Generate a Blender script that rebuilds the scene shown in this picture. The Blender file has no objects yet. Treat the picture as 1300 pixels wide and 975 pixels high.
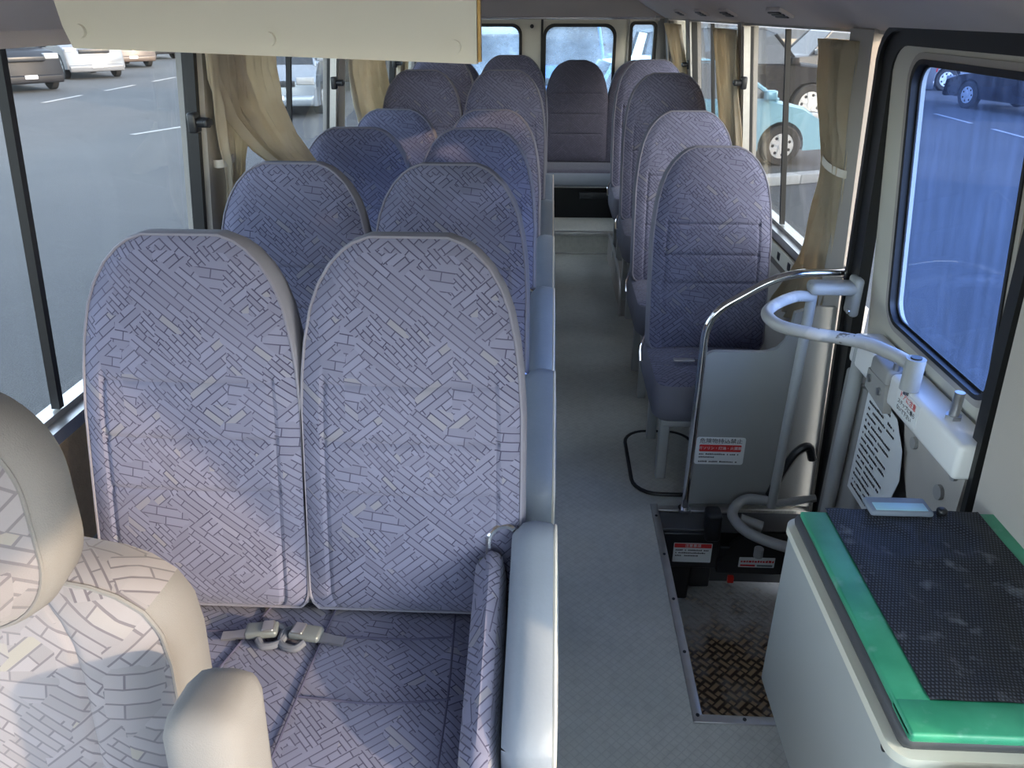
import bpy, bmesh, math, random
from mathutils import Vector, Matrix, Euler
random.seed(7)
PI = math.pi; R = math.radians
S = bpy.context.scene
COL = S.collection
# ------------------------------------------------------------------ camera
F = 977.0
pitch = math.atan(472.5 / F); yaw = math.atan(51 * math.cos(pitch) / F)
cd = bpy.data.cameras.new('camera'); cam = bpy.data.objects.new('camera', cd); COL.objects.link(cam)
cd.sensor_width = 36.0; cd.lens = 36.0 * F / 1300.0; cd.clip_start = 0.02; cd.clip_end = 600
cam.location = (0, 0, 1.5); cam.rotation_euler = (PI / 2 - pitch, 0, yaw)
S.camera = cam
# ------------------------------------------------------------------ world, sun, exposure
W = bpy.data.worlds.new('world'); S.world = W; W.use_nodes = True
wn = W.node_tree.nodes; wl = W.node_tree.links
sky = wn.new('ShaderNodeTexSky'); sky.sky_type = 'NISHITA'; sky.sun_disc = False
sky.sun_elevation = R(22); sky.sun_rotation = R(120); sky.air_density = 1.0; sky.dust_density = 1.2; sky.ozone_density = 2.0
hs0 = wn.new('ShaderNodeHueSaturation'); hs0.inputs['Saturation'].default_value = .55; wl.new(sky.outputs[0], hs0.inputs['Color'])
wl.new(hs0.outputs[0], wn['Background'].inputs[0]); wn['Background'].inputs[1].default_value = 0.42
SUN_DIR = Vector((0.90, -0.40, 0.26)).normalized()          # towards the sun
sl = bpy.data.lights.new('sun', 'SUN'); sl.energy = 2.0; sl.angle = R(1.2); sl.color = (1.0, 0.68, 0.42)
so = bpy.data.objects.new('sun', sl); COL.objects.link(so); so.location = (12, -9, 8)
so.rotation_euler = SUN_DIR.to_track_quat('Z', 'Y').to_euler()
S.view_settings.view_transform = 'Standard'; S.view_settings.look = 'None'
S.view_settings.gamma = 1.0; S.view_settings.use_curve_mapping = False
S.view_settings.exposure = 1.85

# ------------------------------------------------------------------ materials
def mat(name, col, rough=.6, metal=0., bump=0., bscale=200., var=0., vscale=4., spec=.5, coat=0.):
    m = bpy.data.materials.new(name); m.use_nodes = True; nt = m.node_tree; b = nt.nodes['Principled BSDF']
    b.inputs['Base Color'].default_value = (*col, 1); b.inputs['Roughness'].default_value = rough
    b.inputs['Metallic'].default_value = metal; b.inputs['Specular IOR Level'].default_value = spec
    b.inputs['Coat Weight'].default_value = coat
    tc = nt.nodes.new('ShaderNodeTexCoord')
    n = nt.nodes.new('ShaderNodeTexNoise'); n.inputs['Scale'].default_value = vscale; n.inputs['Detail'].default_value = 6
    nt.links.new(tc.outputs['Object'], n.inputs['Vector'])
    mx = nt.nodes.new('ShaderNodeMix'); mx.data_type = 'RGBA'
    v = var if var else .06
    mx.inputs[6].default_value = (*[c * (1 - v) for c in col], 1); mx.inputs[7].default_value = (*[min(1, c * (1 + v)) for c in col], 1)
    nt.links.new(n.outputs[0], mx.inputs[0]); nt.links.new(mx.outputs[2], b.inputs['Base Color'])
    if bump:
        n2 = nt.nodes.new('ShaderNodeTexNoise'); n2.inputs['Scale'].default_value = bscale
        nt.links.new(tc.outputs['Object'], n2.inputs['Vector'])
        bp = nt.nodes.new('ShaderNodeBump'); bp.inputs['Strength'].default_value = bump; bp.inputs['Distance'].default_value = .002
        nt.links.new(n2.outputs[0], bp.inputs['Height']); nt.links.new(bp.outputs[0], b.inputs['Normal'])
    return m

def glass(name, tint, gloss=.08, dirt_haze=0., dirt_haze_col=(.5, .5, .5)):
    m = bpy.data.materials.new(name); m.use_nodes = True; nt = m.node_tree; nt.nodes.clear()
    out = nt.nodes.new('ShaderNodeOutputMaterial'); t = nt.nodes.new('ShaderNodeBsdfTransparent'); t.inputs[0].default_value = (*tint, 1)
    g = nt.nodes.new('ShaderNodeBsdfGlossy'); g.inputs['Roughness'].default_value = .03
    mx = nt.nodes.new('ShaderNodeMixShader'); mx.inputs[0].default_value = gloss
    lw = nt.nodes.new('ShaderNodeLayerWeight'); pw = nt.nodes.new('ShaderNodeMath'); pw.operation = 'POWER'; pw.inputs[1].default_value = 5
    ma = nt.nodes.new('ShaderNodeMath'); ma.operation = 'MULTIPLY_ADD'; ma.inputs[1].default_value = .6; ma.inputs[2].default_value = .02
    nt.links.new(lw.outputs['Facing'], pw.inputs[0]); nt.links.new(pw.outputs[0], ma.inputs[0]); nt.links.new(ma.outputs[0], mx.inputs[0])
    nt.links.new(t.outputs[0], mx.inputs[1]); nt.links.new(g.outputs[0], mx.inputs[2]); last = mx
    if dirt_haze:
        d = nt.nodes.new('ShaderNodeBsdfDiffuse'); d.inputs[0].default_value = (*dirt_haze_col, 1)
        tr = nt.nodes.new('ShaderNodeBsdfTranslucent'); tr.inputs[0].default_value = (*dirt_haze_col, 1)
        ds = nt.nodes.new('ShaderNodeAddShader'); nt.links.new(d.outputs[0], ds.inputs[0]); nt.links.new(tr.outputs[0], ds.inputs[1])
        tc = nt.nodes.new('ShaderNodeTexCoord'); mp = nt.nodes.new('ShaderNodeMapping'); mp.inputs['Scale'].default_value = (1, 14, 1.3)
        n = nt.nodes.new('ShaderNodeTexNoise'); n.inputs['Scale'].default_value = 3; n.inputs['Detail'].default_value = 8; n.inputs['Roughness'].default_value = .7
        nt.links.new(tc.outputs['Object'], mp.inputs[0]); nt.links.new(mp.outputs[0], n.inputs[0])
        mr = nt.nodes.new('ShaderNodeMapRange'); mr.inputs[1].default_value = .42; mr.inputs[2].default_value = .75
        mr.inputs[3].default_value = dirt_haze * .35; mr.inputs[4].default_value = dirt_haze * 2.2
        nt.links.new(n.outputs[0], mr.inputs[0])
        m2 = nt.nodes.new('ShaderNodeMixShader'); nt.links.new(mr.outputs[0], m2.inputs[0])
        nt.links.new(mx.outputs[0], m2.inputs[1]); nt.links.new(ds.outputs[0], m2.inputs[2]); last = m2
    nt.links.new(last.outputs[0], out.inputs[0])
    return m

def fabric(name, base, line, light, scale=1.0):
    """woven strips laid at two diagonals, switched cell by cell; thin dark outlines, a few cream strips"""
    m = bpy.data.materials.new(name); m.use_nodes = True; nt = m.node_tree; N = nt.nodes; L = nt.links
    b = N['Principled BSDF']; b.inputs['Roughness'].default_value = .95; b.inputs['Specular IOR Level'].default_value = .15
    b.inputs['Sheen Weight'].default_value = .15; b.inputs['Sheen Roughness'].default_value = .5
    uv = N.new('ShaderNodeTexCoord')
    def brick(ang, off, bw=.052, rh=.0125, ofs=.37):
        mp = N.new('ShaderNodeMapping'); mp.inputs['Rotation'].default_value = (0, 0, ang); mp.inputs['Location'].default_value = (off, off * .7, 0)
        L.new(uv.outputs['UV'], mp.inputs[0])
        br = N.new('ShaderNodeTexBrick'); br.inputs['Scale'].default_value = 1.0
        br.inputs['Brick Width'].default_value = bw * scale; br.inputs['Row Height'].default_value = rh * scale
        br.inputs['Mortar Size'].default_value = .0012 * scale; br.inputs['Mortar Smooth'].default_value = .3
        br.inputs['Bias'].default_value = 0.; br.offset = ofs; br.squash = 1.0
        br.inputs['Color1'].default_value = (0, 0, 0, 1); br.inputs['Color2'].default_value = (1, 1, 1, 1); br.inputs['Mortar'].default_value = (.5, .5, .5, 1)
        L.new(mp.outputs[0], br.inputs[0]); return br
    b1 = brick(R(39), .013, .070, .0125, .31); b2 = brick(R(-39), .07, .058, .0135, .43); b3 = brick(R(8), .03, .05, .017); b4 = brick(R(46), .021, .033, .0095, .5)
    vo = N.new('ShaderNodeTexVoronoi'); vo.voronoi_dimensions = '2D'; vo.distance = 'MANHATTAN'; vo.inputs['Scale'].default_value = 24 / scale
    vo.inputs['Randomness'].default_value = .85
    L.new(uv.outputs['UV'], vo.inputs['Vector'])
    sp = N.new('ShaderNodeSeparateColor'); L.new(vo.outputs['Color'], sp.inputs[0])
    def math_(op, a, bb):
        x = N.new('ShaderNodeMath'); x.operation = op
        for i, v in enumerate((a, bb)):
            if isinstance(v, (int, float)): x.inputs[i].default_value = v
            else: L.new(v, x.inputs[i])
        return x.outputs[0]
    def mixf(f, a, bb):
        x = N.new('ShaderNodeMix'); x.data_type = 'RGBA'
        L.new(f, x.inputs[0])
        for i, v in ((6, a), (7, bb)):
            if isinstance(v, tuple): x.inputs[i].default_value = (*v, 1)
            else: L.new(v, x.inputs[i])
        return x.outputs[2]
    s1 = math_('GREATER_THAN', sp.outputs[0], .5); s2 = math_('GREATER_THAN', sp.outputs[1], .90); s3 = math_('GREATER_THAN', sp.outputs[2], .74)
    c = mixf(s2, mixf(s3, mixf(s1, b1.outputs['Color'], b2.outputs['Color']), b4.outputs['Color']), b3.outputs['Color'])
    fac = mixf(s2, mixf(s3, mixf(s1, b1.outputs['Fac'], b2.outputs['Fac']), b4.outputs['Fac']), b3.outputs['Fac'])
    ve = N.new('ShaderNodeTexVoronoi'); ve.voronoi_dimensions = '2D'; ve.feature = 'F1'; ve.distance = 'MANHATTAN'
    # strip tone
    ramp = N.new('ShaderNodeValToRGB'); ramp.color_ramp.interpolation = 'LINEAR'
    ramp.color_ramp.elements[0].color = (*[x * .90 for x in base], 1); ramp.color_ramp.elements[0].position = 0
    ramp.color_ramp.elements[1].color = (*[x * 1.10 for x in base], 1); ramp.color_ramp.elements[1].position = .93
    e = ramp.color_ramp.elements.new(.965); e.color = (*light, 1)
    L.new(c, ramp.inputs[0])
    nz = N.new('ShaderNodeTexNoise'); nz.inputs['Scale'].default_value = 7; nz.inputs['Detail'].default_value = 2
    L.new(uv.outputs['UV'], nz.inputs['Vector'])
    wear = N.new('ShaderNodeMapRange'); wear.inputs[1].default_value = .3; wear.inputs[2].default_value = .7; wear.inputs[3].default_value = .55; wear.inputs[4].default_value = 1.0
    L.new(nz.outputs[0], wear.inputs[0])
    f2 = math_('MULTIPLY', fac, wear.outputs[0])
    L.new(mixf(f2, ramp.outputs[0], line), b.inputs['Base Color'])
    bp = N.new('ShaderNodeBump'); bp.inputs['Strength'].default_value = .35; bp.inputs['Distance'].default_value = .0015
    inv = math_('SUBTRACT', 1.0, fac); nz2 = N.new('ShaderNodeTexNoise'); nz2.inputs['Scale'].default_value = 900; L.new(uv.outputs['UV'], nz2.inputs['Vector'])
    h = math_('ADD', inv, math_('MULTIPLY', nz2.outputs[0], .5)); L.new(h, bp.inputs['Height']); L.new(bp.outputs[0], b.inputs['Normal'])
    return m

def pattern_mat(name, kind):
    m = bpy.data.materials.new(name); m.use_nodes = True; nt = m.node_tree; N = nt.nodes; L = nt.links; b = N['Principled BSDF']
    tc = N.new('ShaderNodeTexCoord')
    def mix(f, a, c):
        x = N.new('ShaderNodeMix'); x.data_type = 'RGBA'; L.new(f, x.inputs[0])
        for i, v in ((6, a), (7, c)):
            if isinstance(v, tuple): x.inputs[i].default_value = (*v, 1)
            else: L.new(v, x.inputs[i])
        return x.outputs[2]
    def noise(sc, det=6, lo=.35, hi=.65, src='Object', scale=None):
        n = N.new('ShaderNodeTexNoise'); n.inputs['Scale'].default_value = sc; n.inputs['Detail'].default_value = det
        if scale:
            mp = N.new('ShaderNodeMapping'); mp.inputs['Scale'].default_value = scale; L.new(tc.outputs[src], mp.inputs[0]); L.new(mp.outputs[0], n.inputs[0])
        else: L.new(tc.outputs[src], n.inputs[0])
        r = N.new('ShaderNodeMapRange'); r.inputs[1].default_value = lo; r.inputs[2].default_value = hi; L.new(n.outputs[0], r.inputs[0]); return r.outputs[0]
    def M(op, a, c=0):
        x = N.new('ShaderNodeMath'); x.operation = op
        for i, v in enumerate((a, c)):
            if isinstance(v, (int, float)): x.inputs[i].default_value = v
            else: L.new(v, x.inputs[i])
        return x.outputs[0]
    def bump(h, st, d=.002):
        bp = N.new('ShaderNodeBump'); bp.inputs['Strength'].default_value = st; bp.inputs['Distance'].default_value = d
        L.new(h, bp.inputs['Height']); L.new(bp.outputs[0], b.inputs['Normal'])
    if kind == 'floor':           # vinyl with fine raised diamonds
        b.inputs['Roughness'].default_value = .42
        mp = N.new('ShaderNodeMapping'); mp.inputs['Rotation'].default_value = (0, 0, R(45)); L.new(tc.outputs['Object'], mp.inputs[0])
        ck = N.new('ShaderNodeTexBrick'); ck.offset = 0; ck.inputs['Scale'].default_value = 1; ck.inputs['Brick Width'].default_value = .017; ck.inputs['Row Height'].default_value = .017
        ck.inputs['Mortar Size'].default_value = .0016; ck.inputs['Mortar Smooth'].default_value = .5; L.new(mp.outputs[0], ck.inputs[0])
        n1 = noise(3.5); n2 = noise(40, 8, .45, .7)
        base = mix(n1, (.52, .53, .48), (.62, .62, .56)); base = mix(M('MULTIPLY', n2, .35), base, (.38, .38, .34))
        base = mix(M('MULTIPLY', ck.outputs['Fac'], .32), base, (.36, .36, .33)); L.new(base, b.inputs['Base Color']); bump(M('SUBTRACT', 1, ck.outputs['Fac']), .35, .001)
    elif kind == 'checker':       # checker plate: brown scuffed metal under flaking white dust
        b.inputs['Roughness'].default_value = .5; b.inputs['Metallic'].default_value = .25
        def bars(rot, off):
            mp = N.new('ShaderNodeMapping'); mp.inputs['Rotation'].default_value = (0, 0, rot); mp.inputs['Location'].default_value = (off, off, 0); L.new(tc.outputs['Object'], mp.inputs[0])
            k = N.new('ShaderNodeTexBrick'); k.offset = .5; k.inputs['Scale'].default_value = 1; k.inputs['Brick Width'].default_value = .044; k.inputs['Row Height'].default_value = .022
            k.inputs['Mortar Size'].default_value = .007; k.inputs['Mortar Smooth'].default_value = .6; L.new(mp.outputs[0], k.inputs[0]); return k.outputs['Fac']
        mp = N.new('ShaderNodeMapping'); mp.inputs['Rotation'].default_value = (0, 0, R(45)); L.new(tc.outputs['Object'], mp.inputs[0])
        ch = N.new('ShaderNodeTexChecker'); ch.inputs['Scale'].default_value = 1 / .044; L.new(mp.outputs[0], ch.inputs[0])
        f = mix(ch.outputs['Fac'], bars(R(45), 0), bars(R(-45), .0))
        base = mix(f, (.75, .58, .36), (.13, .09, .06))
        sx = N.new('ShaderNodeSeparateXYZ'); L.new(tc.outputs['Object'], sx.inputs[0])
        g = N.new('ShaderNodeMapRange'); g.inputs[1].default_value = 1.80; g.inputs[2].default_value = 1.98; L.new(sx.outputs['Y'], g.inputs[0])
        w = M('ADD', g.outputs[0], M('MULTIPLY', M('SUBTRACT', noise(18, 8, .3, .7), .5), .9)); w2 = N.new('ShaderNodeClamp'); L.new(w, w2.inputs[0])
        L.new(mix(w2.outputs[0], base, (.82, .82, .80)), b.inputs['Base Color']); bump(M('SUBTRACT', 1, f), .6, .002)
    elif kind == 'road':
        b.inputs['Roughness'].default_value = .85
        base = mix(noise(.25), (.058, .060, .062), (.085, .085, .083)); base = mix(M('MULTIPLY', noise(60, 3, .5, .8), .5), base, (.14, .137, .133))
        crack = noise(1.2, 10, .495, .5, scale=(1, .35, 1)); L.new(base, b.inputs['Base Color']); bump(noise(90, 4), .5, .01)
    elif kind == 'mesh':          # ribbed non-slip mat
        b.inputs['Roughness'].default_value = .6
        k = N.new('ShaderNodeTexBrick'); k.offset = .5; k.inputs['Scale'].default_value = 1; k.inputs['Brick Width'].default_value = .0055; k.inputs['Row Height'].default_value = .0065
        k.inputs['Mortar Size'].default_value = .0019; k.inputs['Mortar Smooth'].default_value = .4; L.new(tc.outputs['Object'], k.inputs[0])
        base = mix(k.outputs['Fac'], (.065, .075, .10), (.006, .007, .011)); base = mix(M('MULTIPLY', noise(30, 8, .58, .75), .35), base, (.3, .32, .36))
        L.new(base, b.inputs['Base Color']); bump(M('SUBTRACT', 1, k.outputs['Fac']), .9, .003)
    elif kind == 'tape':
        b.inputs['Roughness'].default_value = .35
        wv = N.new('ShaderNodeTexWave'); wv.inputs['Scale'].default_value = 260; wv.inputs['Distortion'].default_value = .5; L.new(tc.outputs['Object'], wv.inputs[0])
        base = mix(noise(9), (.03, .25, .14), (.06, .36, .21)); base = mix(M('MULTIPLY', noise(25, 8, .6, .75), .4), base, (.3, .5, .45))
        L.new(base, b.inputs['Base Color']); bump(wv.outputs['Fac'], .2, .001)
    elif kind == 'cloth':
        b.inputs['Roughness'].default_value = .95
        base = mix(noise(6), (.62, .56, .45), (.78, .72, .60)); base = mix(M('MULTIPLY', noise(14, 8, .56, .75), .5), base, (.50, .38, .24)); L.new(base, b.inputs['Base Color']); bump(noise(500, 2), .2, .001)
        tr = N.new('ShaderNodeBsdfTranslucent'); tr.inputs[0].default_value = (.72, .62, .46, 1)
        ms = N.new('ShaderNodeMixShader'); ms.inputs[0].default_value = .5; o = N['Material Output']
        L.new(b.outputs[0], ms.inputs[1]); L.new(tr.outputs[0], ms.inputs[2]); L.new(ms.outputs[0], o.inputs[0])
    elif kind == 'wornrail':      # grey paint worn to bare bright metal and dark chips
        b.inputs['Roughness'].default_value = .35
        base = mix(noise(9, 8, .52, .58), (.36, .36, .36), (.50, .48, .46)); base = mix(noise(28, 8, .63, .66), base, (.10, .09, .08)); L.new(base, b.inputs['Base Color'])
    return m

M = {
 'fabric': fabric('lavender_woven_fabric', (.150, .156, .235), (.03, .03, .062), (.185, .188, .235)),
 'fabric_dark': fabric('rear_fabric', (.075, .072, .10), (.035, .034, .05), (.08, .077, .10)),
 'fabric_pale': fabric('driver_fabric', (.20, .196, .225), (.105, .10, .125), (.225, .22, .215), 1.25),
 'gusset': mat('grey_velour', (.17, .172, .215), .95, bump=.3, bscale=700),
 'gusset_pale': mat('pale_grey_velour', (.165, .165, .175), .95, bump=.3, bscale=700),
 'vinyl': mat('blue_grey_vinyl', (.21, .245, .30), .5, bump=.3, bscale=60, var=.1, vscale=9),
 'piping': mat('cream_piping', (.68, .63, .55), .7),
 'pipe_dull': mat('lavender_piping', (.17, .17, .22), .7),
 'floor': pattern_mat('floor_vinyl', 'floor'), 'checker': pattern_mat('checker_plate', 'checker'), 'road': pattern_mat('asphalt', 'road'),
 'mesh': pattern_mat('ribbed_mat', 'mesh'), 'tape': pattern_mat('green_tape', 'tape'), 'cloth': pattern_mat('curtain_cloth', 'cloth'),
 'worn': pattern_mat('worn_rail', 'wornrail'),
 'wall': mat('grey_wall_plastic', (.40, .37, .335), .6, bump=.2, bscale=300),
 'wallfab': mat('tan_wall_trim', (.42, .30, .17), .9, bump=.5, bscale=200, var=.2, vscale=60),
 'ceil': mat('grey_brown_headliner', (.62, .56, .53), .9, bump=.3, bscale=350),
 'panel': mat('cream_panel', (.80, .78, .68), .5, var=.04),
 'cream': mat('cream_paint', (.62, .60, .52), .35, var=.05), 'white': mat('white_paint', (.75, .75, .74), .3),
 'alu': mat('aluminium', (.55, .54, .52), .35, .8, var=.15, vscale=30), 'chrome': mat('chrome', (.8, .8, .82), .08, 1.),
 'rubber': mat('black_rubber', (.012, .012, .013), .45), 'black': mat('black_plastic', (.018, .019, .022), .35),
 'partition': mat('grey_partition', (.27, .28, .275), .45, var=.08), 'door': mat('grey_door_lining', (.29, .285, .275), .55, var=.08),
 'rail': mat('grey_rail_paint', (.36, .37, .37), .35, var=.08, vscale=20),
 'steel': mat('steel', (.45, .45, .46), .3, .9), 'red': mat('red_print', (.62, .03, .03), .5), 'redplastic': mat('red_button', (.75, .03, .02), .3),
 'ink': mat('black_ink', (.03, .03, .035), .6), 'sticker': mat('white_sticker', (.72, .74, .74), .4), 'paper': mat('paper', (.66, .68, .68), .6),
 'cooler': mat('cooler_grey', (.37, .39, .375), .45, var=.05), 'coolercream': mat('cooler_cream', (.66, .65, .55), .4), 'darkgrey': mat('dark_grey_plastic', (.06, .062, .066), .45),
 'buckle': mat('grey_buckle', (.16, .18, .19), .35, .3), 'belt': mat('belt_webbing', (.10, .11, .14), .8), 'gold': mat('old_glue', (.40, .24, .07), .35, .3, var=.5, vscale=60),
 'glassL': glass('side_glass', (.80, .83, .84), dirt_haze=.005), 'glassR': glass('dusty_side_glass', (.80, .80, .78), dirt_haze=.012, dirt_haze_col=(.62, .60, .55)),
 'glassB': glass('rear_glass', (.74, .84, .92), dirt_haze=.16, dirt_haze_col=(.55, .66, .78)), 'blue': glass('blue_tinted_glass', (.50, .64, .92), dirt_haze=.02, dirt_haze_col=(.25, .38, .75)),  # rear pane: heavy bluish dirt also paints the bright haze of the view
 'clear': glass('windscreen_glass', (.93, .96, .95)),
 'tyre': mat('tyre', (.02, .02, .02), .8), 'hub': mat('hubcap_silver', (.62, .63, .64), .35, .5), 'carglass': mat('car_glass', (.03, .035, .04), .06, spec=.8),
 'paintsilver': mat('silver_car_paint', (.30, .34, .38), .25, .5, coat=.6), 'paintblue': mat('light_blue_car_paint', (.22, .42, .52), .25, .2, coat=.6),
 'paintwhite': mat('white_car_paint', (.15, .153, .16), .25, coat=.6), 'paintblack': mat('black_car_paint', (.015, .015, .018), .15, coat=1.),
 'paintdark': mat('dark_car_paint', (.016, .016, .018), .45, spec=.2, coat=.0), 'paintbrown': mat('brown_car_paint', (.08, .055, .042), .4, coat=.2), 'paintdeep': mat('blue_truck_paint', (.05, .18, .50), .3, coat=.6),
 'lamp': mat('lamp_lens', (.35, .35, .34), .1), 'tail': mat('tail_lens', (.55, .02, .02), .2), 'kerb': mat('kerb_concrete', (.42, .41, .39), .9, var=.15), 'line': mat('road_line_paint', (.33, .32, .30), .8, var=.15),
}

# ------------------------------------------------------------------ mesh helpers
class MB:
    def __init__(s): s.v = []; s.f = []; s.mi = []
    def add(s, vs, fs, mi=0):
        o = len(s.v); s.v += [tuple(v) for v in vs]; s.f += [tuple(i + o for i in f) for f in fs]; s.mi += [mi] * len(fs); return s
    def box(s, a, b, mi=0, bev=0.):
        x0, y0, z0 = [min(p, q) for p, q in zip(a, b)]; x1, y1, z1 = [max(p, q) for p, q in zip(a, b)]
        if bev <= 0:
            return s.add([(x0,y0,z0),(x1,y0,z0),(x1,y1,z0),(x0,y1,z0),(x0,y0,z1),(x1,y0,z1),(x1,y1,z1),(x0,y1,z1)],
                  [(0,3,2,1),(4,5,6,7),(0,1,5,4),(1,2,6,5),(2,3,7,6),(3,0,4,7)], mi)
        bm = bmesh.new(); bmesh.ops.create_cube(bm, size=1)
        for v in bm.verts: v.co = Vector(((x0+x1)/2 + v.co.x*(x1-x0), (y0+y1)/2 + v.co.y*(y1-y0), (z0+z1)/2 + v.co.z*(z1-z0)))
        bmesh.ops.bevel(bm, geom=bm.edges[:], offset=min(bev, .49*min(x1-x0, y1-y0, z1-z0)), segments=3, profile=.5, affect='EDGES')
        bm.verts.index_update(); s.add([v.co[:] for v in bm.verts], [[v.index for v in f.verts] for f in bm.faces], mi); bm.free(); return s
    def tube(s, path, r, seg=12, mi=0, closed=False, cap=True):
        P = [Vector(p) for p in path]; n = len(P); up = None; base = len(s.v); vs = []; fs = []
        for i, p in enumerate(P):
            if closed: t = (P[(i+1) % n] - P[i-1])
            else: t = (P[min(i+1, n-1)] - P[max(i-1, 0)])
            t.normalize()
            if up is None:
                up = Vector((0,0,1)) if abs(t.z) < .9 else Vector((1,0,0))
            a = up - t * up.dot(t)
            if a.length < 1e-6: a = t.orthogonal()
            a.normalize(); b = t.cross(a); up = a
            rr = r[i] if isinstance(r, (list, tuple)) else r
            for k in range(seg):
                q = 2*PI*k/seg; vs.append(p + a*math.cos(q)*rr + b*math.sin(q)*rr)
        m = n if closed else n-1
        for i in range(m):
            for k in range(seg):
                j = (i+1) % n; fs.append((i*seg+k, i*seg+(k+1) % seg, j*seg+(k+1) % seg, j*seg+k))
        if cap and not closed:
            fs.append(tuple(range(seg))[::-1]); fs.append(tuple((n-1)*seg+k for k in range(seg)))
        return s.add(vs, fs, mi)
    def cyl(s, c, axis, r, h, seg=20, mi=0, r2=None):
        a = Vector(axis).normalized() * h / 2; c = Vector(c)
        return s.tube([c - a, c + a], [r, r if r2 is None else r2], seg, mi)
    def prism(s, pts, vec, mi=0):            # pts: 3D outline, extruded by vec
        n = len(pts); v = Vector(vec); a = [Vector(p) for p in pts]
        return s.add(a + [p + v for p in a], [tuple(range(n))[::-1], tuple(range(n, 2*n))] + [(i, (i+1) % n, n+(i+1) % n, n+i) for i in range(n)], mi)
    def ring(s, A, B, vec, mi=0):            # plate between two matched loops
        n = len(A); v = Vector(vec); A = [Vector(p) for p in A]; B = [Vector(p) for p in B]
        vs = A + B + [p + v for p in A] + [p + v for p in B]; fs = []
        for i in range(n):
            j = (i+1) % n
            fs += [(i, j, n+j, n+i), (2*n+i, 3*n+i, 3*n+j, 2*n+j), (i, 2*n+i, 2*n+j, j), (n+i, n+j, 3*n+j, 3*n+i)]
        return s.add(vs, fs, mi)
    def build(s, name, mats, parent=None, smooth=35, uv=True, fix=True):
        me = bpy.data.meshes.new(name); me.from_pydata(s.v, [], s.f)
        for m in (mats if isinstance(mats, (list, tuple)) else [mats]): me.materials.append(m)
        me.polygons.foreach_set('material_index', s.mi)
        if fix:
            bm = bmesh.new(); bm.from_mesh(me); bmesh.ops.recalc_face_normals(bm, faces=bm.faces[:]); bm.to_mesh(me); bm.free()
        if smooth:
            me.polygons.foreach_set('use_smooth', [True]*len(me.polygons)); me.set_sharp_from_angle(angle=R(smooth))
        if uv:
            l = me.uv_layers.new(name='UVMap')
            for p in me.polygons:
                n = p.normal; k = max(range(3), key=lambda i: abs(n[i]))
                for li in p.loop_indices:
                    c = me.vertices[me.loops[li].vertex_index].co
                    l.data[li].uv = ((c.y, c.z), (c.x, c.z), (c.x, c.y))[k]
        o = bpy.data.objects.new(name, me); COL.objects.link(o)
        if parent: o.parent = parent
        return o

def smooth_path(P, n=8):                      # Catmull-Rom
    P = [Vector(p) for p in P]; Q = [P[0]*2-P[1]] + P + [P[-1]*2-P[-2]]; out = []
    for i in range(1, len(Q)-2):
        for k in range(n):
            t = k/n; a, b, c, d = Q[i-1], Q[i], Q[i+1], Q[i+2]
            out.append(.5*((2*b)+(c-a)*t+(2*a-5*b+4*c-d)*t*t+(3*b-a-3*c+d)*t**3))
    out.append(P[-1]); return out
def bend_path(P, r=.05, n=6):                 # straight runs with rounded corners
    P = [Vector(p) for p in P]; out = [P[0]]
    for i in range(1, len(P)-1):
        a = (P[i-1]-P[i]); b = (P[i+1]-P[i]); d = min(r, a.length*.49, b.length*.49); p0 = P[i]+a.normalized()*d; p1 = P[i]+b.normalized()*d
        for k in range(n+1):
            t = k/n; out.append(p0*(1-t)**2 + P[i]*2*t*(1-t) + p1*t*t)
    out.append(P[-1]); return out
def rrect(u0, v0, u1, v1, r, n=6):
    pts = []
    for cx, cy, a0 in ((u1-r, v0+r, -90), (u1-r, v1-r, 0), (u0+r, v1-r, 90), (u0+r, v0+r, 180)):
        for k in range(n+1):
            a = R(a0 + 90*k/n); pts.append((cx + r*math.cos(a), cy + r*math.sin(a)))
    return pts
def square_match(u0, v0, u1, v1, n=6):        # square loop with the same count as rrect
    pts = []
    for cu, cv, (a, b) in ((u1, v0, ((u1-.001, v0), (u1, v0+.001))), (u1, v1, ((u1, v1-.001), (u1-.001, v1))), (u0, v1, ((u0+.001, v1), (u0, v1-.001))), (u0, v0, ((u0, v0+.001), (u0+.001, v0)))):
        for k in range(n+1):
            t = k/n; pts.append((cu, cv) if abs(t-.5) < .4 else (a if t < .5 else b))
    return pts
def empty(name, loc=(0,0,0), rz=0, parent=None):
    o = bpy.data.objects.new(name, None); COL.objects.link(o); o.location = loc; o.rotation_euler = (0,0,rz); o.empty_display_size = .1
    if parent: o.parent = parent
    return o
def tag(o, label, cat, group=None):
    o['label'] = label; o['category'] = cat
    if group: o['group'] = group
    return o
def struct(o, label=None):
    o['kind'] = 'structure'; o['category'] = 'structure'
    if label: o['label'] = label
    return o
def copy_tree(o, parent=None):
    c = o.copy(); COL.objects.link(c)
    if parent: c.parent = parent
    for ch in o.children: copy_tree(ch, c)
    return c

# tumblehome: side walls lean in above the sill
def wx(side, z):
    t = max(0, (z-.73)/.72)
    return (.905 - .085*t) if side > 0 else (-1.01 + .08*t)
def wbox(mb, side, y0, y1, z0, z1, d0, d1, mi=0, dy=0.):     # box on a side wall; d = depth inward from wall surface; dy = lean along Y
    s = -1 if side > 0 else 1; vs = []
    for z, k in ((z0, 0), (z1, 1)):
        for y in (y0, y1):
            for d in (d0, d1): vs.append((wx(side, z) + s*d, y + dy*k, z))
    return mb.add(vs, [(0,1,3,2),(4,6,7,5),(0,4,5,1),(2,3,7,6),(0,2,6,4),(1,5,7,3)], mi)

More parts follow.
